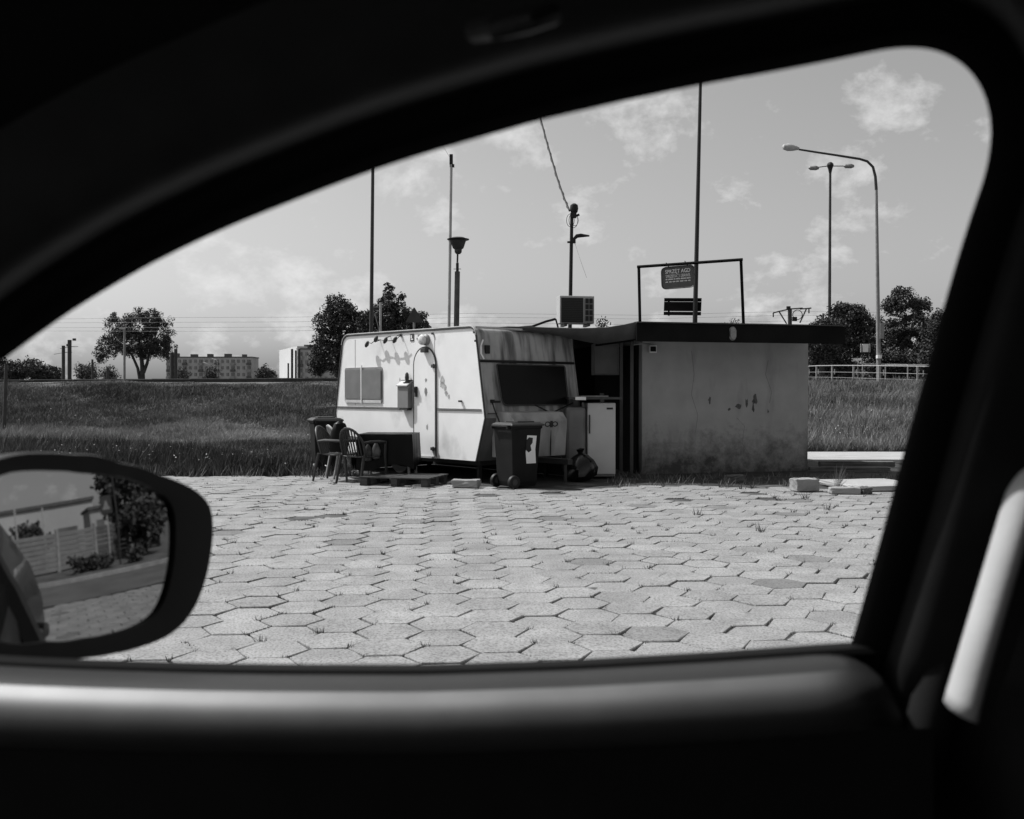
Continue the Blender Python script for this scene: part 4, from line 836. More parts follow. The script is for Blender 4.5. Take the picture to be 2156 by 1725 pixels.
hd = MB(); hd.lathe([(.02, -.02), (.07, .03), (.085, .10), (.075, .17), (.03, .20)], h + Vector((.045, 0, 0)), 12); hd.box(h + Vector((.03, -.02, -.04)), (.12, .10, .10)); hd.tube([h + Vector((.05, 0, -.06)), h + Vector((.15, 0, -.02))], .025, 6); obj('cable_head', hd, MT['black'], t, smooth=True)
for cx_, r in ((-.03, .13), (.06, .11), (.03, .15)): obj('cable_loop', MB().tube([h + Vector((cx_ + r * .6 * math.cos(a), -.03, -.14 + r * math.sin(a))) for a in np.linspace(0, 2 * math.pi, 15)], .006, 5, False), MT['black'], t)
q = P(1206, 507, 20) - o_; arm = MB(); arm.box(q + Vector((.02, -.02, .0)), (.07, .06, .11)); arm.tube([q + Vector((.03, 0, .04)), q + Vector((.08, -.01, .09)), q + Vector((.16, -.02, .10)), q + Vector((.33, -.04, .09))], [.03, .04, .04, .015], 8); obj('floodlight', arm, MT['black'], t, smooth=True)
obj('clamp', MB().box(q + Vector((-.05, 0, -.03)), (.12, .07, .03)), MT['black'], t)
mb = MB(); mb.tube([P(1210, 512, 20), P(1222, 548, 19.4), P(1235, 585, 18.6)], .004, 4); o = obj('stay_wire', mb, MT['darkmetal']); tag(o, 'hair-thin wire slanting down from the floodlight arm', 'wire')
cp = [(1199, 444, 20), (1188, 418, 20.8), (1174, 378, 21.9), (1160, 330, 23.0), (1150, 295, 23.8), (1138, 250, 25), (1127, 205, 26), (1112, 140, 27.5)]
mb = MB(); mb.tube([P(*q) for q in cp], [.020 + .0006 * i for i in range(len(cp))], 6)
o = obj('service_cable', mb, MT['black'], None, smooth=True); tag(o, 'thick twisted black cable climbing from the crooked post', 'cable')
mb = MB(); k = 0; pts2 = []
for a, b in zip(cp[:-1], cp[1:]):
    for q in np.linspace(0, 1, 12)[:-1]:
        c = P(*[a[i] + (b[i] - a[i]) * q for i in range(3)]); pts2.append(c + Vector((.022 * math.cos(k * .9), .022 * math.sin(k * .9), 0))); k += 1
mb.tube(pts2, .012, 5); obj('strand', mb, MT['black'], o)
t, o_, b = pole('roof_pole', 'very tall black pole crossing in front of the hanging sign', 'pole', 1463, 679, 1476, 120, 17.4, .043, .026, MT['blackmetal'], zb=2.46)
# street lamps on the right
t, o_, b = pole('street_lamp', 'tall street lamp with single long arm curving left', 'street lamp', 1850, 765, 1845, 400, 58, .135, .08, MT['greymetal'])
h = b - o_; sA = 58 / F
cv = [(1845, 400), (1843, 372), (1838, 352), (1826, 340), (1810, 335), (1760, 327), (1720, 321), (1682, 315)]
obj('arm', MB().tube([P(u, v, 58) - o_ for u, v in cv], [.09, .085, .08, .075, .07, .065, .06, .055], 8), MT['darkmetal'], t, smooth=True)
q = P(1664, 311, 58) - o_; obj('lamp_head', MB().lathe([(.03, -.48), (.15, -.4), (.22, -.14), (.19, .12), (.10, .44), (.06, .52)], q, 12, Matrix.Rotation(math.radians(96), 3, 'Y')), MT['zinc'], t, smooth=True)
obj('number_band', MB().tube([P(1850.5, 755, 57.9) - o_, P(1850.5, 748, 57.9) - o_], .17, 8), MT['whiteclean'], t); obj('notice', MB().box(P(1857, 697, 57.8) - o_, (.24, .05, .9)), MT['greymetal'], t)
t, o_, b = pole('floodlight_mast', 'far straight mast with two short lamp arms left of the curved lamp', 'street lamp', 1746, 770, 1748, 350, 64, .11, .075, MT['darkmetal'])
obj('crown', MB().lathe([(.08, -.4), (.14, -.12), (.22, .1), (.20, .2), (.1, .3)], P(1748, 352, 64) - o_, 10), MT['blackmetal'], t)
for u0, u1, v1 in ((1742, 1712, 354), (1754, 1786, 350)):
    a = P(u0, 350, 64) - o_; b_2 = P(u1, v1, 64) - o_; obj('lamp_arm', MB().tube([a, b_2], .03, 6), MT['blackmetal'], t); obj('lamp_head', MB().lathe([(.04, -.3), (.14, -.18), (.15, .18), (.08, .36)], b_2, 8, Matrix.Rotation(math.radians(90), 3, 'Y')), MT['greymetal'], t, smooth=True)
# posts around the railway
for i, (u, vt, Y, r, lab) in enumerate(((133.5, 728, 52, .085, 'shorter of the two dark trackside posts at far left'), (146.5, 716, 52, .10, 'taller of the two dark trackside posts at far left'), (194.5, 757, 60, .06, 'low dark post right of the far-left pair'),
        (362, 742, 60, .11, 'left post of the pair at the left end of the long block'), (370, 735, 60, .10, 'right post of the pair at the left end of the long block'), (607, 765, 60, .05, 'short dark stub post left of the three posts'), (615, 735, 60, .07, 'leftmost of three posts before the right-hand block'), (623, 738, 60, .06, 'middle of three posts before the right-hand block'), (630, 735, 60, .07, 'rightmost of three posts before the right-hand block'), (227, 775, 75, .09, 'small far signal post beneath the lone tree'))):
    t, o_, b = pole('catenary_post', lab, 'post', u, 795, u, vt, Y, r, r, MT['darkmetal'], 'posts along the railway')
    if i in (0, 1): obj('bracket', MB().tube([b - o_ + Vector((-.5, 0, -.45)), b - o_ + Vector((.1, 0, -.35)), b - o_ + Vector((.45, 0, -.35))], .015, 5).box(b - o_ + Vector((.25, 0, .02)), (.15, .1, .12)), MT['darkmetal'], t)
t, o_, b = pole('thin_post', 'thin pale lamp post standing before the lone tree', 'post', 262, 805, 262, 692, 44, .055, .045, MT['greymetal'])
obj('lamp_head', MB().box(b - o_ + Vector((-.09, 0, .0)), (.25, .1, .07)), MT['zinc'], t)
t, o_, b = pole('wooden_stake', 'leaning dark stake in the grass at the far left edge', 'post', 9, 892, 13, 766, 31, .06, .05, MT['darkmetal'])
t, o_, b = pole('sign_post', 'slim white post with a small brace behind the caravan roof', 'post', 801, 690, 801.5, 637, 27, .03, .03, MT['zinc'])
obj('brace', MB().tube([b - o_ + Vector((-.16, 0, -.3)), b - o_ + Vector((-.02, 0, -.85))], .012, 5), MT['greymetal'], t)
# triangular road sign seen from the back
t, o_, b = pole('road_sign', 'triangular road sign seen from behind over the caravan roof', 'road sign', 872, 690, 872, 675, 26, .03, .03, MT['greymetal'])
c = P(872, 664, 25.95) - o_; s_ = 26 / F; obj('plate', MB().prism(roundpoly([(-19 * s_, -15 * s_), (19 * s_, -15 * s_), (0, 18 * s_)], .03, 4), lambda x, z, y: (c.x + x, y, c.z + z), -.045, -.032), gm('sign_back', .05, .6, .2, 6), t)
# wires of the railway
for i, (v0, v1, v2, lab) in enumerate(((672, 668, 660, 'topmost'), (680, 678, 668, 'second highest'), (690, 689, 680, 'third highest'), (697, 697, 688, 'lowest'))):
    pts = [P(-200, v0 + 3, 75), P(120, v0, 75), P(350, v1 + 1, 76), P(620, v1, 77), P(1000, v2, 79), P(1350, v2 + 4, 82), P(1660, v2 - 4, 84), P(2100, v2, 88)]
    mb = MB(); mb.tube(pts, .010, 4); o = obj('overhead_wire', mb, MT['greymetal']); tag(o, lab + ' of the four overhead wires above the railway', 'wire', 'overhead railway wires')
# catenary tower at right
t, o_, b = pole('catenary_mast', 'railway mast with slanted arms and ring left of the right-hand trees', 'railway mast', 1663, 760, 1663, 652, 70, .16, .14, MT['darkmetal'])
Q = lambda u, v: P(u, v, 70) - o_
mb = MB()
for pa in ([(1628, 659), (1640, 656)], [(1628, 659), (1628, 668)], [(1640, 656), (1656, 682)], [(1640, 656), (1662, 651)], [(1662, 651), (1690, 649)], [(1698, 650), (1708, 649)], [(1698, 650), (1684, 680)], [(1703, 650), (1703, 660)], [(1684, 651), (1698, 650)]):
    mb.tube([Q(*a) for a in pa], .05, 5)
obj('arms', mb, MT['darkmetal'], t); obj('ring', MB().tube([Q(1679 + 10 * math.cos(a), 663 + 10 * math.sin(a)) for a in np.linspace(0, 2 * math.pi, 19)], .03, 5, False), MT['darkmetal'], t)
obj('insulator', MB().box(Q(1673, 672), (.3, .2, .3)).box(Q(1660, 649), (.25, .2, .25)), MT['blackmetal'], t)
# low track-side wall along the top of the left bank
pw_ = thing('parapet_wall', 'low dark wall with pale coping along the top of the left bank', 'wall', (-12, 44, 1.8))
a = P(-180, 802, 44.0); b = P(800, 796, 46.0); aa = a - Vector((-12, 44, 1.8)); bb = b - Vector((-12, 44, 1.8))
nseg = 12
for k in range(nseg):
    p0 = aa.lerp(bb, k / nseg); p1 = aa.lerp(bb, (k + .992) / nseg); d = (p1 - p0); L = d.length; R = Matrix.Rotation(math.atan2(d.y, d.x), 3, 'Z'); m_ = (p0 + p1) / 2
    w_ = obj('wall_panel', MB().box(m_ + Vector((0, 0, -.16)), (L, .15, .30), R), gm('sooty_concrete', .05, .9, .3, 2) if k == 0 else bpy.data.materials['sooty_concrete'], pw_)
    obj('coping', MB().box(m_ + Vector((0, 0, .008)), (L, .2, .03), R), MT['greymetal'], w_)
# railing on the right bank
rl = thing('railing', 'white tubular railing with wire infill along the right bank', 'railing', (17, 55, 1.6)); ro_ = Vector((17, 55, 1.6))
posts = [(1694, 772, 806, 63), (1702, 771.5, 806, 62), (1719, 770.5, 807, 60), (1752, 770, 808, 57.5), (1797, 770, 807, 55), (1851, 770.5, 811, 52.5), (1932, 771.5, 816, 49.5), (2040, 773, 822, 46)]
tops = []
for u, v0, v1, Y in posts:
    a = P(u, v0, Y); b = P(u, v1 + 6, Y); tops.append(a); obj('post', MB().box((a + b) / 2 - ro_, (.085, .06, (a - b).length)), MT['rail'], rl)
obj('top_rail', MB().tube([q - ro_ for q in tops], .032, 6), MT['rail'], rl)
for f in (.34, .62, .9): obj('infill_wire', MB().tube([q - Vector((0, 0, 1.1 * f)) - ro_ for q in tops], .016, 5), MT['greymetal'], rl)
for i in range(1, len(tops) - 1): q = tops[i].lerp(tops[i + 1], .12); obj('short_rod', MB().tube([q - ro_ - Vector((0, 0, .2)), q - ro_ - Vector((0, 0, .5))], .03, 5), MT['rail'], rl)
r2 = thing('rear_railing', 'second white railing behind the first on the right bank', 'railing', (20, 60, 1.6)); r2o = Vector((20, 60, 1.6)); t2 = []
for u, v, Y in ((1806, 765, 61), (1816, 767, 60.5), (1864, 767.5, 60), (1911, 768, 59), (1990, 769, 58)):
    a = P(u, v, Y); t2.append(a); obj('post', MB().tube([a - r2o, a - r2o - Vector((0, 0, 1.2))], .04, 5), MT['rail'], r2)
obj('top_rail', MB().tube([q - r2o for q in t2], .026, 6), MT['rail'], r2)
# board on two legs
p = P(1822, 733, 62); bd = thing('notice_board', 'small white board on two thin legs before the right-hand trees', 'sign', (p.x, 62, 1.6)); s_ = 62 / F
obj('board', MB().box((0, 0, p.z - 1.6), (12 * s_, .06, 17 * s_)), MT['whiteclean'], bd); obj('edge', MB().box((-9 * s_, 0, p.z - 1.6), (2.5 * s_, .08, 18 * s_)).box((9 * s_, 0, p.z - 1.6), (2.5 * s_, .08, 18 * s_)), MT['rail'], bd)
for x in (-7, 7): obj('leg', MB().tube([(x * s_, 0, p.z - 1.6), (x * s_, 0, -.1)], .03, 5), MT['darkmetal'], bd)
# parked car partly behind the building
p = P(1712, 770, 66); pc = thing('parked_car', 'dark parked car roof showing past the right end of the kiosk', 'car', (p.x - .6, 66, 1.65), .1)
sec = [(-2.0, .35), (-2.1, .75), (-1.95, .95), (-1.1, 1.0), (-.55, 1.45), (.7, 1.5), (1.35, 1.05), (2.0, .95), (2.1, .6), (2.0, .35)]
obj('body', MB().prism(sec, lambda x, z, y: (x, y, z), -.85, .85), MT['blackmetal'], pc, bev=.06); obj('roof_rail', MB().box((.1, -.7, 1.53), (1.3, .05, .05)), MT['zinc'], pc)
obj('side_window', MB().prism([(-.95, 1.03), (-.5, 1.38), (.62, 1.42), (1.15, 1.06)], lambda x, z, y: (x, y, z), -.87, -.84), MT['glassdark'], pc)
for x in (-1.3, 1.3): obj('wheel', MB().lathe([(.1, -.1), (.31, -.1), (.31, .1), (.1, .1)], (x, -.78, .31), 14, Matrix.Rotation(math.pi / 2, 3, 'X')), MT['black'], pc)
# apartment blocks
def block(label, u0, u1, vt, Y, depth, storeys, bays, side_=None, rot=0.0):
    a = P(u0, vt, Y); b = P(u1, vt, Y); Wd = b.x - a.x; zg = 1.8; H = a.z - zg
    t = thing('apartment_block', label, 'apartment block', (a.x, Y, zg), rot)
    obj('wall', MB().box((Wd / 2, depth / 2, H / 2 - .5), (Wd, depth, H + 1)), MT['block'], t)
    obj('roof_slab', MB().box((Wd / 2, depth / 2, H + .2), (Wd + .6, depth + .6, .4)), MT['darkconc'], t)
    for k in range(max(2, bays // 3)): x = Wd * (k + .35) / max(2, bays // 3) + random.uniform(-1, 1); obj('roof_hut', MB().box((x, depth / 2, H + 1.0), (random.uniform(1.5, 3.5), 2.5, random.uniform(1.2, 2.2))), MT['darkconc'], t)
    fhh = H / storeys; bw_ = Wd / bays
    for j in range(storeys):
        zc = H - fhh * (j + .55)
        if zc < 1: continue
        for i in range(bays):
            ww = bw_ * (.42 if (i % 3) else .62); f = obj('window', MB().box((bw_ * (i + .5), -.05, zc), (ww, .25, fhh * .46)), MT['blockdark'], t)
            obj('mullion', MB().box((bw_ * (i + .5), -.2, zc), (.12, .1, fhh * .46)), MT['block'], f)
            if i % 3 == 0: obj('balcony', MB().box((bw_ * (i + .5), -.55, zc - fhh * .42), (bw_ * .8, 1.1, fhh * .36)), MT['darkconc'] if (i + j) % 2 else MT['concrete'], t)
    return t
block('long grey apartment block right of the lone tree', 350, 530, 753, 450, 12, 5, 16)
block('second apartment block half hidden by the broad tree', 626, 720, 736, 350, 14, 5, 7)
t = bpy.data.objects['apartment_block.001']
a = P(588, 738, 385) - t.location; b = P(625.6, 736, 349) - t.location; zt_ = a.z; obj('gable_wall', MB().add([(a.x, a.y, -1), (b.x, b.y, -1), (b.x, b.y, zt_), (a.x, a.y, zt_), (a.x + 3, a.y + 3, -1), (b.x + 3, b.y + 3, -1), (b.x + 3, b.y + 3, zt_), (a.x + 3, a.y + 3, zt_)], [(0, 1, 2, 3), (4, 7, 6, 5), (3, 2, 6, 7), (0, 3, 7, 4), (1, 5, 6, 2)]), gm('pale_gable', .6, .9, .08, .1), t)
# lamp posts before the block
for u, v, Y, lab in ((448, 762, 200, 'hooked lamp post in front of the long block'), (430, 770, 200, 'thin lamp post left of the hooked one before the long block')):
    t, o_, b = pole('far_lamp_post', lab, 'street lamp', u + 10, 797, u + 10, v, Y, .12, .1, MT['greymetal'])
    obj('arm', MB().tube([b - o_, b - o_ + Vector((-.3, 0, .4)), b - o_ + Vector((-1.2, 0, .6))], .09, 5), MT['zinc'], t)

# ================================================================== THE CAR WE SIT IN
car = thing('car', 'dark car interior framing the view: door, pillars, belt and wing mirror', 'car', (0, 0, 0))
YB, TUM = 0.77, 0.45
def Pw(u, v, dy=0.0):            # measured point on the side window plane, which leans in toward the roof
    d = ray(u, v); k = (YB + dy - TUM * (EYE - 1.2)) / (d.y + TUM * d.z); return CAM + d * k
def smoothline(pts, n):
    p = np.array(pts, float); m = len(p); seg = np.r_[0, np.cumsum(np.linalg.norm(np.diff(p, axis=0), axis=1))]; q = np.linspace(0, seg[-1], n); out = np.stack([np.interp(q, seg, p[:, i]) for i in (0, 1)], 1)
    for _ in range(3): out[1:-1] = (out[:-2] + 2 * out[1:-1] + out[2:]) / 4
    return out
ARCH = [(-420, 1110), (-300, 1000), (-160, 880), (0, 763), (75, 708), (150, 655), (230, 606), (310, 560), (400, 515), (500, 470), (600, 430), (700, 391), (800, 354), (900, 322), (1000, 293), (1140, 253), (1300, 216), (1476, 179), (1600, 157), (1700, 138), (1780, 122), (1850, 107), (1890, 101), (1925, 100), (1960, 103), (1995, 114), (2025, 132), (2050, 157), (2068, 186), (2080, 218), (2086, 255), (2087, 290), (2082, 330), (2072, 375), (2052, 430), (2020, 530), (1988, 640), (1952, 770), (1916, 900), (1866, 1090), (1826, 1235), (1783, 1385), (1770, 1490), (1740, 1620), (1700, 1790)]
AL = smoothline(ARCH, 240)
base = [Pw(u, v) for u, v in AL]
RS_ = [float(sst((p.x - .24) / .08)) for p in base]
# outward normals in the door plane
nor = []
for i in range(len(base)):
    t_ = base[min(i + 2, len(base) - 1)] - base[max(i - 2, 0)]; n_ = Vector((-t_.z, 0, t_.x)).normalized(); nor.append(n_)
PROFILE = [(.035, .035), (0.012, .012), (0.0, .0), (.006, -.010), (.016, -.016), (.024, -.017), (.026, -.024), (.028, -.034), (.032, -.043), (.039, -.050), (.052, -.057), (.085, -.080), (.14, -.17), (.22, -.32), (.30, -.60), (.34, -1.0), (.34, -1.45)]
def arch_rows(k0, k1):
    return [[base[i] + nor[i] * PROFILE[k][0] + Vector((0, PROFILE[k][1] * (1 - (.62 * RS_[i] if 1 < k < 13 else 0)), 0)) for i in range(len(base))] for k in range(k0, k1)]
obj('window_surround', MB().grid(arch_rows(0, 6)), MT['rubber'], car, smooth=True)
ks = next(i for i, r in enumerate(RS_) if r > .55 and i > 60)
obj('pillar_trim', MB().grid([r[:ks + 1] for r in arch_rows(5, 12)]), MT['interior'], car, smooth=True)
obj('rear_pillar_trim', MB().grid([r[ks:] for r in arch_rows(5, 12)]), gm('pillar_fabric', .016, .9, .1, 30, spec=.05), car, smooth=True)
def cut_left(rows):     # the windscreen starts left of the roof lining: leave it open there
    m = MB()
    for k in range(len(rows) - 1):
        for j in range(len(rows[0]) - 1):
            q = [rows[k][j], rows[k][j + 1], rows[k + 1][j + 1], rows[k + 1][j]]; x = min(p.x for p in q); y = max(p.y for p in q)
            if x > -.56 * max(y, .30) or y < .1 and x > -.30: m.add(q, [(0, 1, 2, 3)])
    return m
obj('headliner', cut_left(arch_rows(11, 17)), MT['headliner'], car, smooth=True)
# outer skin above the window, so that the shell has thickness
obj('roof_skin', cut_left([[base[i] + nor[i] * o_ + Vector((0, y_, 0)) for i in range(len(base))] for o_, y_ in ((.035, .035), (.055, .045), (.09, .03), (.2, -.1), (.33, -.4), (.40, -.9), (.40, -1.45))]), MT['paint'], car, smooth=True)
# door: seal and padded top
BOT = [(-520, 1330), (-300, 1352), (0, 1382), (150, 1389), (300, 1394), (450, 1398), (600, 1400), (900, 1401), (1200, 1391), (1500, 1374), (1797, 1353), (1850, 1351), (1893, 1352)]
BLN = smoothline(BOT, 90); bb_ = [Pw(u, v) for u, v in BLN]
def brow(pr): return [[p + Vector((0, y, z)) for p in bb_] for z, y in pr]
obj('window_seal', MB().grid(brow([(-.06, .035), (-.018, .03), (-.011, .02), (-.0005, .004), (-.001, -.012), (-.005, -.014)])), MT['rubber'], car, smooth=True)
def endround(rows):
    n = len(rows[0]); return rows
pad = [(-.0035, -.0135), (-.0028, -.024), (-.003, -.042), (-.0055, -.052), (-.010, -.062), (-.017, -.069), (-.026, -.073), (-.034, -.0735), (-.046, -.066), (-.16, -.0765), (-.5, -.07)]
rows = brow(pad); n = len(rows[0])
for r in rows[:]:   # rear end of the pad rolls off toward the pillar
    for j in range(n - 9, n):
        q = (j - (n - 9)) / 8; r[j] = r[j] + Vector((0, .05 * q * q, -.045 * q ** 3))
dp = obj('door_panel', MB().grid(rows[:4]), MT['doorpad'], car, smooth=True)
obj('highlight_strip', MB().grid(rows[3:9]), MT['satin'], dp, smooth=True)  # metal strip added so the rolled pad edge shows a bright highlight
lo = MB(); lo.grid(brow([(-.045, -.0655), (-.07, -.064), (-.12, -.066), (-.2, -.085), (-.26, -.14), (-.30, -.15), (-.34, -.14), (-.5, -.12), (-.75, -.12)])); obj('door_lower_trim', lo, MT['headliner'], dp, smooth=True)
# grab handle and visor edge overhead
mb = MB(); a = [P(1000, 66, .52), P(1040, 60, .50), P(1110, 46, .50), P(1165, 28, .51)]; mb.tube(a, .006, 8); obj('grab_handle', mb, MT['interior'], car, smooth=True)
# belt
rows = []
for q in np.linspace(0, 1, 44):
    c0 = P(2330 + (2026 - 2330) * q, 455 + (1478 - 455) * q, .672 - .02 * q); row = []
    for s in np.linspace(0, 1, 11):
        an = math.radians(170 + 120 * s); row.append(c0 + Vector((0.0 + .0115 * math.cos(an), .015 * math.sin(an), -.010 * s * q ** 14)))
    rows.append(row)
bt = obj('seat_belt', MB().grid(rows), MT['belt'], car, smooth=True)
s_ = bt.modifiers.new('solid', 'SOLIDIFY'); s_.thickness = .0015
# pillar cover where the belt runs in, and seat back
mb = MB(); mb.tube([P(2120, 960, .69), P(2010, 1330, .73), P(1940, 1600, .74), P(1880, 1800, .74)], .018, 10); obj('pillar_cover', mb, MT['headliner'], car, smooth=True)
mb = MB(); sec = [(.0, .35), (.03, .55), (.05, .62), (.10, .66), (.24, .66), (.28, .60), (.28, .35)]
st_ = MB(); st_.grid([[Vector((.44 + .10 * (z / .8) + x * .6, .10 + y * .65, .55 + z)) for x, y in sec] for z in (0, .2, .4, .6, .72)]); obj('seat', st_, MT['headliner'], car, smooth=True)
obj('dashboard', MB().grid([[Vector((x, y, z)) for y in np.linspace(-.7, .62, 8)] for x, z in ((-.62, .55), (-.60, .85), (-.66, .98), (-.8, 1.04), (-1.15, 1.06))]), MT['interior'], car, smooth=True)
obj('floor', MB().box((.4, -.1, .42), (3.2, 1.5, .08)), MT['headliner'], car); obj('rear_wall', MB().box((1.9, -.1, 1.05), (.06, 1.5, 1.2)), MT['headliner'], car); obj('far_door', MB().box((.4, -.82, 1.0), (3.2, .06, 1.2)), MT['headliner'], car)  # far door made solid over its window to keep light out
# outer flank of the body, seen in the wing mirror
fk = MB(); rows = []
zp = [(1.165, .785), (1.152, .80), (1.10, .825), (1.0, .845), (.93, .862), (.90, .870), (.87, .868), (.8, .872), (.6, .868), (.45, .85), (.33, .82), (.25, .76)]
xs_ = np.linspace(-1.3, 3.1, 40)
for z, y in zp: rows.append([(x, y + .035 * (1 - ((x - 1.0) / 2.2) ** 2) - .035 + .05 * float(sst((x - 1.2) / 1.0)) * (1.2 - z) / .5 * (z > .55) , z + .02 * max(0, (x - 0) / 3)) for x in xs_])
obj('body_side', MB().grid(rows), MT['paint'], car, smooth=True)
obj('rear_quarter', MB().grid([[(x, .785 - .28 * q - .03 * q * q + (.035 * (1 - ((x - 1.0) / 2.2) ** 2) - .035), 1.2 + .5 * q) for x in np.linspace(.42, 3.0 - .5 * q, 20)] for q in np.linspace(0, 1, 6)]), MT['paint'], car, smooth=True)
for x in (.72,): obj('door_handle', MB().tube([(x, .868, .97), (x + .04, .895, .975), (x + .17, .895, .98), (x + .21, .868, .98)], .012, 6), MT['paint'], car, smooth=True)
# ---- wing mirror
M0 = P(185, 1170, .92); MRAD = 1.3
d0 = ray(185, 1170); az, ev = math.radians(6.5), math.radians(-2)
r0 = Vector((math.cos(ev) * math.cos(az), math.cos(ev) * math.sin(az), math.sin(ev))); MN = (r0 - d0).normalized()
e1 = Vector((0, 0, 1)).cross(MN).normalized(); e2 = MN.cross(e1)
def mplane(u, v, off=0.0):
    d = ray(u, v); o = M0 + MN * off; q = CAM + d * ((o - CAM).dot(MN) / d.dot(MN)) - o; return q.dot(e1), q.dot(e2)
GL = [(-22, 1010), (30, 994), (75, 991), (120, 992), (175, 997), (230, 1004), (300, 1019), (340, 1038), (360, 1057), (369, 1085), (369, 1130), (365, 1190), (352, 1250), (338, 1285), (318, 1305), (280, 1322), (235, 1334), (180, 1343), (100, 1349), (0, 1351), (-30, 1340), (-42, 1280), (-44, 1180), (-38, 1080)]
OU = [(-60, 985), (0, 962), (40, 954), (90, 953), (150, 957), (250, 975), (330, 1000), (395, 1024), (428, 1042), (443, 1062), (448, 1090), (447, 1130), (440, 1185), (426, 1240), (404, 1290), (378, 1322), (345, 1345), (300, 1361), (240, 1376), (180, 1385), (100, 1390), (0, 1392), (-70, 1386), (-88, 1290), (-92, 1150), (-84, 1050)]
def loop(pts, n=96):
    q = [mplane(u, v) for u, v in pts]; q = np.array(q); ang = np.arctan2(q[:, 1], q[:, 0]); rad = np.hypot(q[:, 0], q[:, 1]); o = np.argsort(ang); ang, rad = ang[o], rad[o]
    aa = np.r_[ang - 2 * np.pi, ang, ang + 2 * np.pi]; rr_ = np.r_[rad, rad, rad]; th = np.linspace(-np.pi, np.pi, n, endpoint=False); r = np.interp(th, aa, rr_)
    for _ in range(2): r = (np.roll(r, 1) + 2 * r + np.roll(r, -1)) / 4
    return th, r
tg, rg = loop(GL); to_, ro2 = loop(OU)
def mp3(th, r, off): return M0 + e1 * (r * math.cos(th)) + e2 * (r * math.sin(th)) + MN * off
wm = MB(); L = []
for f, off in ((1.0, -.016), (1.0, .0)): L.append([mp3(a, r * f, off) for a, r in zip(tg, rg)])
L.append([mp3(a, rg_ * .6 + r * .4, .002) for a, rg_, r in zip(tg, rg, ro2)])
for f, off in ((.985, .003), (1.0, -.002), (1.003, -.012), (.99, -.035), (.94, -.065), (.82, -.095), (.62, -.115), (.3, -.125), (.02, -.127)): L.append([mp3(a, r * f, off) for a, r in zip(to_, ro2)])
wm.grid(L, True); sm_ = obj('side_mirror', wm, MT['housing'], car, smooth=True)
gl = MB(); rings = []
for k in np.linspace(0.002, 1.0, 26): rings.append([mp3(a, r * k, -.0005 - (MRAD - math.sqrt(MRAD ** 2 - (r * k) ** 2))) for a, r in zip(tg, rg)])
gl.grid(rings, True); g = obj('mirror_glass', gl, MT['mirror'], sm_); g.data.polygons.foreach_set('use_smooth', [True] * len(g.data.polygons))
obj('housing_seam', MB().tube([mp3(a_, r * 1.0035, -.024) for a_, r in zip(to_, ro2)] + [mp3(to_[0], ro2[0] * 1.0035, -.024)], .0008, 4, False), MT['rubber'], sm_)
arm = MB(); arm.box(mp3(math.pi, .0, -.06) + Vector((-.06, -.13, -.10)), (.10, .16, .05)); obj('mirror_foot', arm, MT['housing'], car, bev=.012)

# ================================================================== BEHIND THE CAR (seen in the wing mirror)
SPH = M0 - MN * MRAD
def mray(cx, cy):               # direction seen in the mirror
    d = ray(cx * 560 / 1725 / 1.1596, (1080 + cy * 560 / 1725) / 1.1596); o = CAM - SPH; b = o.dot(d); t = -b - math.sqrt(b * b - o.dot(o) + MRAD ** 2); h = CAM + d * t; n_ = (h - SPH) / MRAD; return h, d - n_ * (2 * d.dot(n_))
def MX(cx, cy, X): h, r = mray(cx, cy); return h + r * ((X - h.x) / r.x)
a = MX(60, 720, 20.0); b = MX(900, 630, 23.0); top = 1.75
fa = Vector((20.0, a.y - 2, 0)); fb = Vector((23.0, b.y + .5, 0)); nb = max(4, int((fb - fa).length / 2.05)); fd_ = (fb - fa) / nb; fr3 = math.atan2(fd_.y, fd_.x)
fe = thing('concrete_fence', 'ribbed precast concrete fence reflected in the wing mirror', 'fence', (fa.x, fa.y, 0), fr3); L_ = fd_.length
pmats = [gm('fence_plank_light', .19, .9, .15, 2), gm('fence_plank_mid', .09, .9, .2, 2)]
pk = [MB().box((0, 0, 0), (L_ - .14, .06, .33)) for _ in range(1)][0]
first = None
for i in range(nb + 1):
    obj('post', MB().box((i * L_, 0, .95), (.14, .14, 1.98)), MT['concrete'], fe)
    if i == nb: break
    for j in range(8):
        o = obj('plank', MB().box(((i + .5) * L_, random.uniform(-.008, .008), .12 + j * .22), (L_ - .14, .06, .20)), pmats[(i * 7 + 3) % 5 > 2], fe, bev=.02)
p0 = MX(-150, 560, 62); p1 = MX(692, 430, 62)
wz = max(p0.z, 3) ; wh_ = thing('warehouse', 'long grey warehouse behind the concrete fence in the mirror', 'warehouse', (62, p0.y - 6, 0), 0); WL = p1.y - p0.y + 6
obj('wall', MB().box((6, WL / 2, p1.z / 2), (12, WL, p1.z)), MT['block'], wh_); obj('roof', MB().box((6, WL / 2, p1.z + .2), (12.6, WL + .6, .4)), MT['darkconc'], wh_)
for i in range(4): obj('door', MB().box((-.05, WL * (.15 + .22 * i), 1.6), (.15, 3, 3.2)), MT['blockdark'], wh_)
p = MX(700, 620, 48); p2_ = MX(830, 300, 48)
hs = thing('white_house', 'pale plain house wall right of the warehouse in the mirror', 'house', (50, p.y, 0), 0); hz_ = 4.2; hw_ = abs(MX(835, 600, 50).y - p.y)
obj('wall', MB().box((4, hw_ / 2, hz_ / 2), (8, hw_, hz_)), MT['paleconc'], hs); obj('roof', MB().box((4, hw_ / 2, hz_ + .15), (8.6, hw_ + .5, .3)), MT['darkconc'], hs); obj('window', MB().box((-.03, hw_ / 2, 2.4), (.1, 1.0, 1.2)), MT['blockdark'], hs)
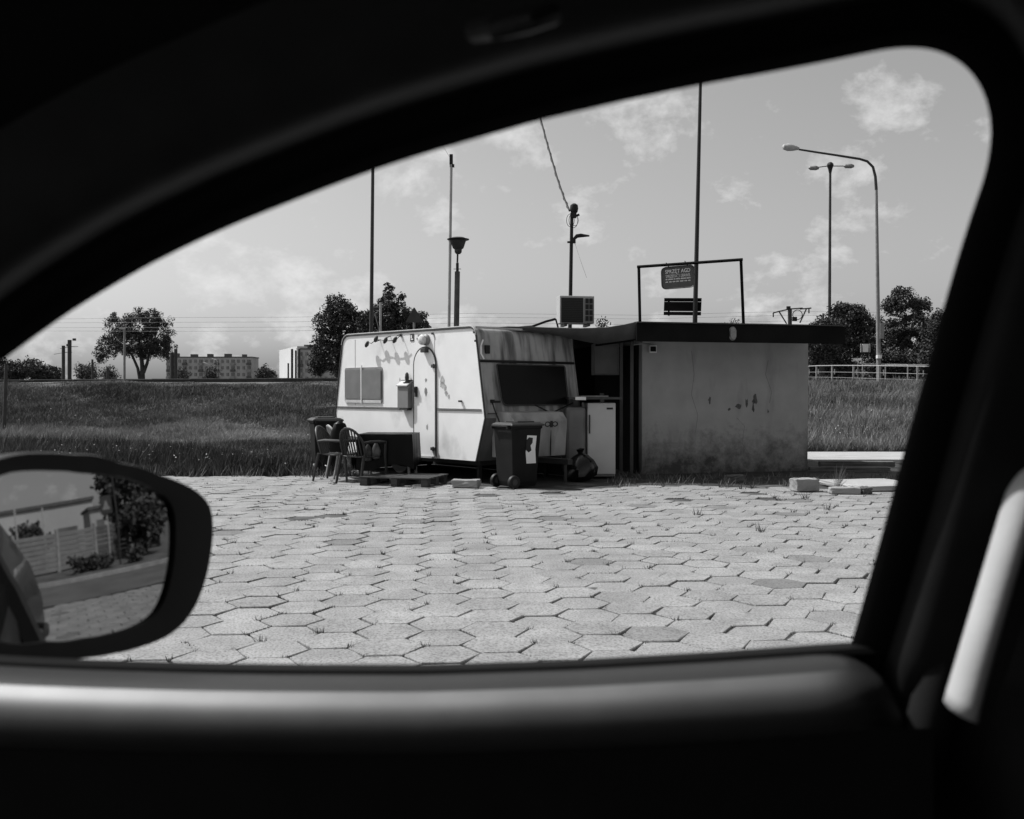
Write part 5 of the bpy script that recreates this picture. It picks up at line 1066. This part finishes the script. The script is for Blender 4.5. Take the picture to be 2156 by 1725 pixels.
def mtree(lab, cx, X, h, w, nm='roadside_tree'):
    p = MX(cx, 700, X); bl2 = [(p.x + random.uniform(-.4, .4) * w, p.y + random.uniform(-.5, .5) * w, h * random.uniform(.35, .8), w * .6, w * .6, h * .26) for _ in range(8)]
    tree(nm, lab, (p.x, p.y, -.04), bl2, 110, 20, .5, .18, [([(p.x, p.y, -.1), (p.x, p.y, h * .7)], [.18, .06])], group='trees reflected in the wing mirror')
mtree('dark tree reflected between two pale fence poles at left of the mirror', 230, 34, 3.6, 1.5); mtree('tall dark tree reflected at the mirror centre beside the square sign', 870, 27, 7.5, 1.0)
mtree('wide dark tree reflected near the right edge of the mirror', 1020, 28, 7.0, 2.3); mtree('tree reflected at the far right rim of the mirror', 1190, 27, 6.5, 2.2); mtree('low dark shrub tree reflected beneath the right-hand trees', 1090, 22, 2.6, 1.6)
for i, (cx, c0, c1, X, lab) in enumerate(((130, 500, 710, 26, 'left pale pole behind the fence in the mirror'), (338, 490, 690, 26, 'right pale pole behind the fence in the mirror'), (905, 250, 840, 18.5, 'utility pole before the fence in the mirror'))):
    p = MX(cx, c1, X); q = MX(cx, c0, X); t = thing('fence_pole', lab, 'pole', (p.x, p.y, 0)); obj('post', MB().tube([(0, 0, -.05), (0, 0, max(q.z, 2.4))], .05, 8), MT['zinc'] if i < 2 else MT['darkmetal'], t)
p = MX(797, 470, 18.8); t = thing('square_sign', 'dark square road sign with triangle reflected in the mirror', 'road sign', (18.8, p.y, 0), 0)
obj('plate', MB().box((-.05, 0, p.z), (.03, .6, .75)), MT['darkmetal'], t); obj('triangle', MB().add([(-.07, -.2, p.z - .2), (-.07, .2, p.z - .2), (-.07, 0, p.z + .2)], [(0, 1, 2)]), MT['greymetal'], t); obj('post', MB().tube([(0, 0, -.05), (0, 0, p.z)], .03, 8), MT['zinc'], t)
for i, cx in enumerate((620, 760, 1000)):
    p = MX(cx, 830, 18.2); bl2 = [(p.x + random.uniform(-.2, .2), p.y + random.uniform(-.5, .5), .22 + random.uniform(0, .12), .3, .4, .22) for _ in range(4)]
    tree('roadside_bush', ('low weedy bush left of the mirror centre against the fence', 'low weedy bush in the mirror centre against the fence', 'low weedy bush at the foot of the reflected pole')[i], (p.x, p.y, -.04), bl2, 40, 14, .25, .1, [([(p.x, p.y, -.1), (p.x, p.y, .4)], [.03, .02])], cat='bush')
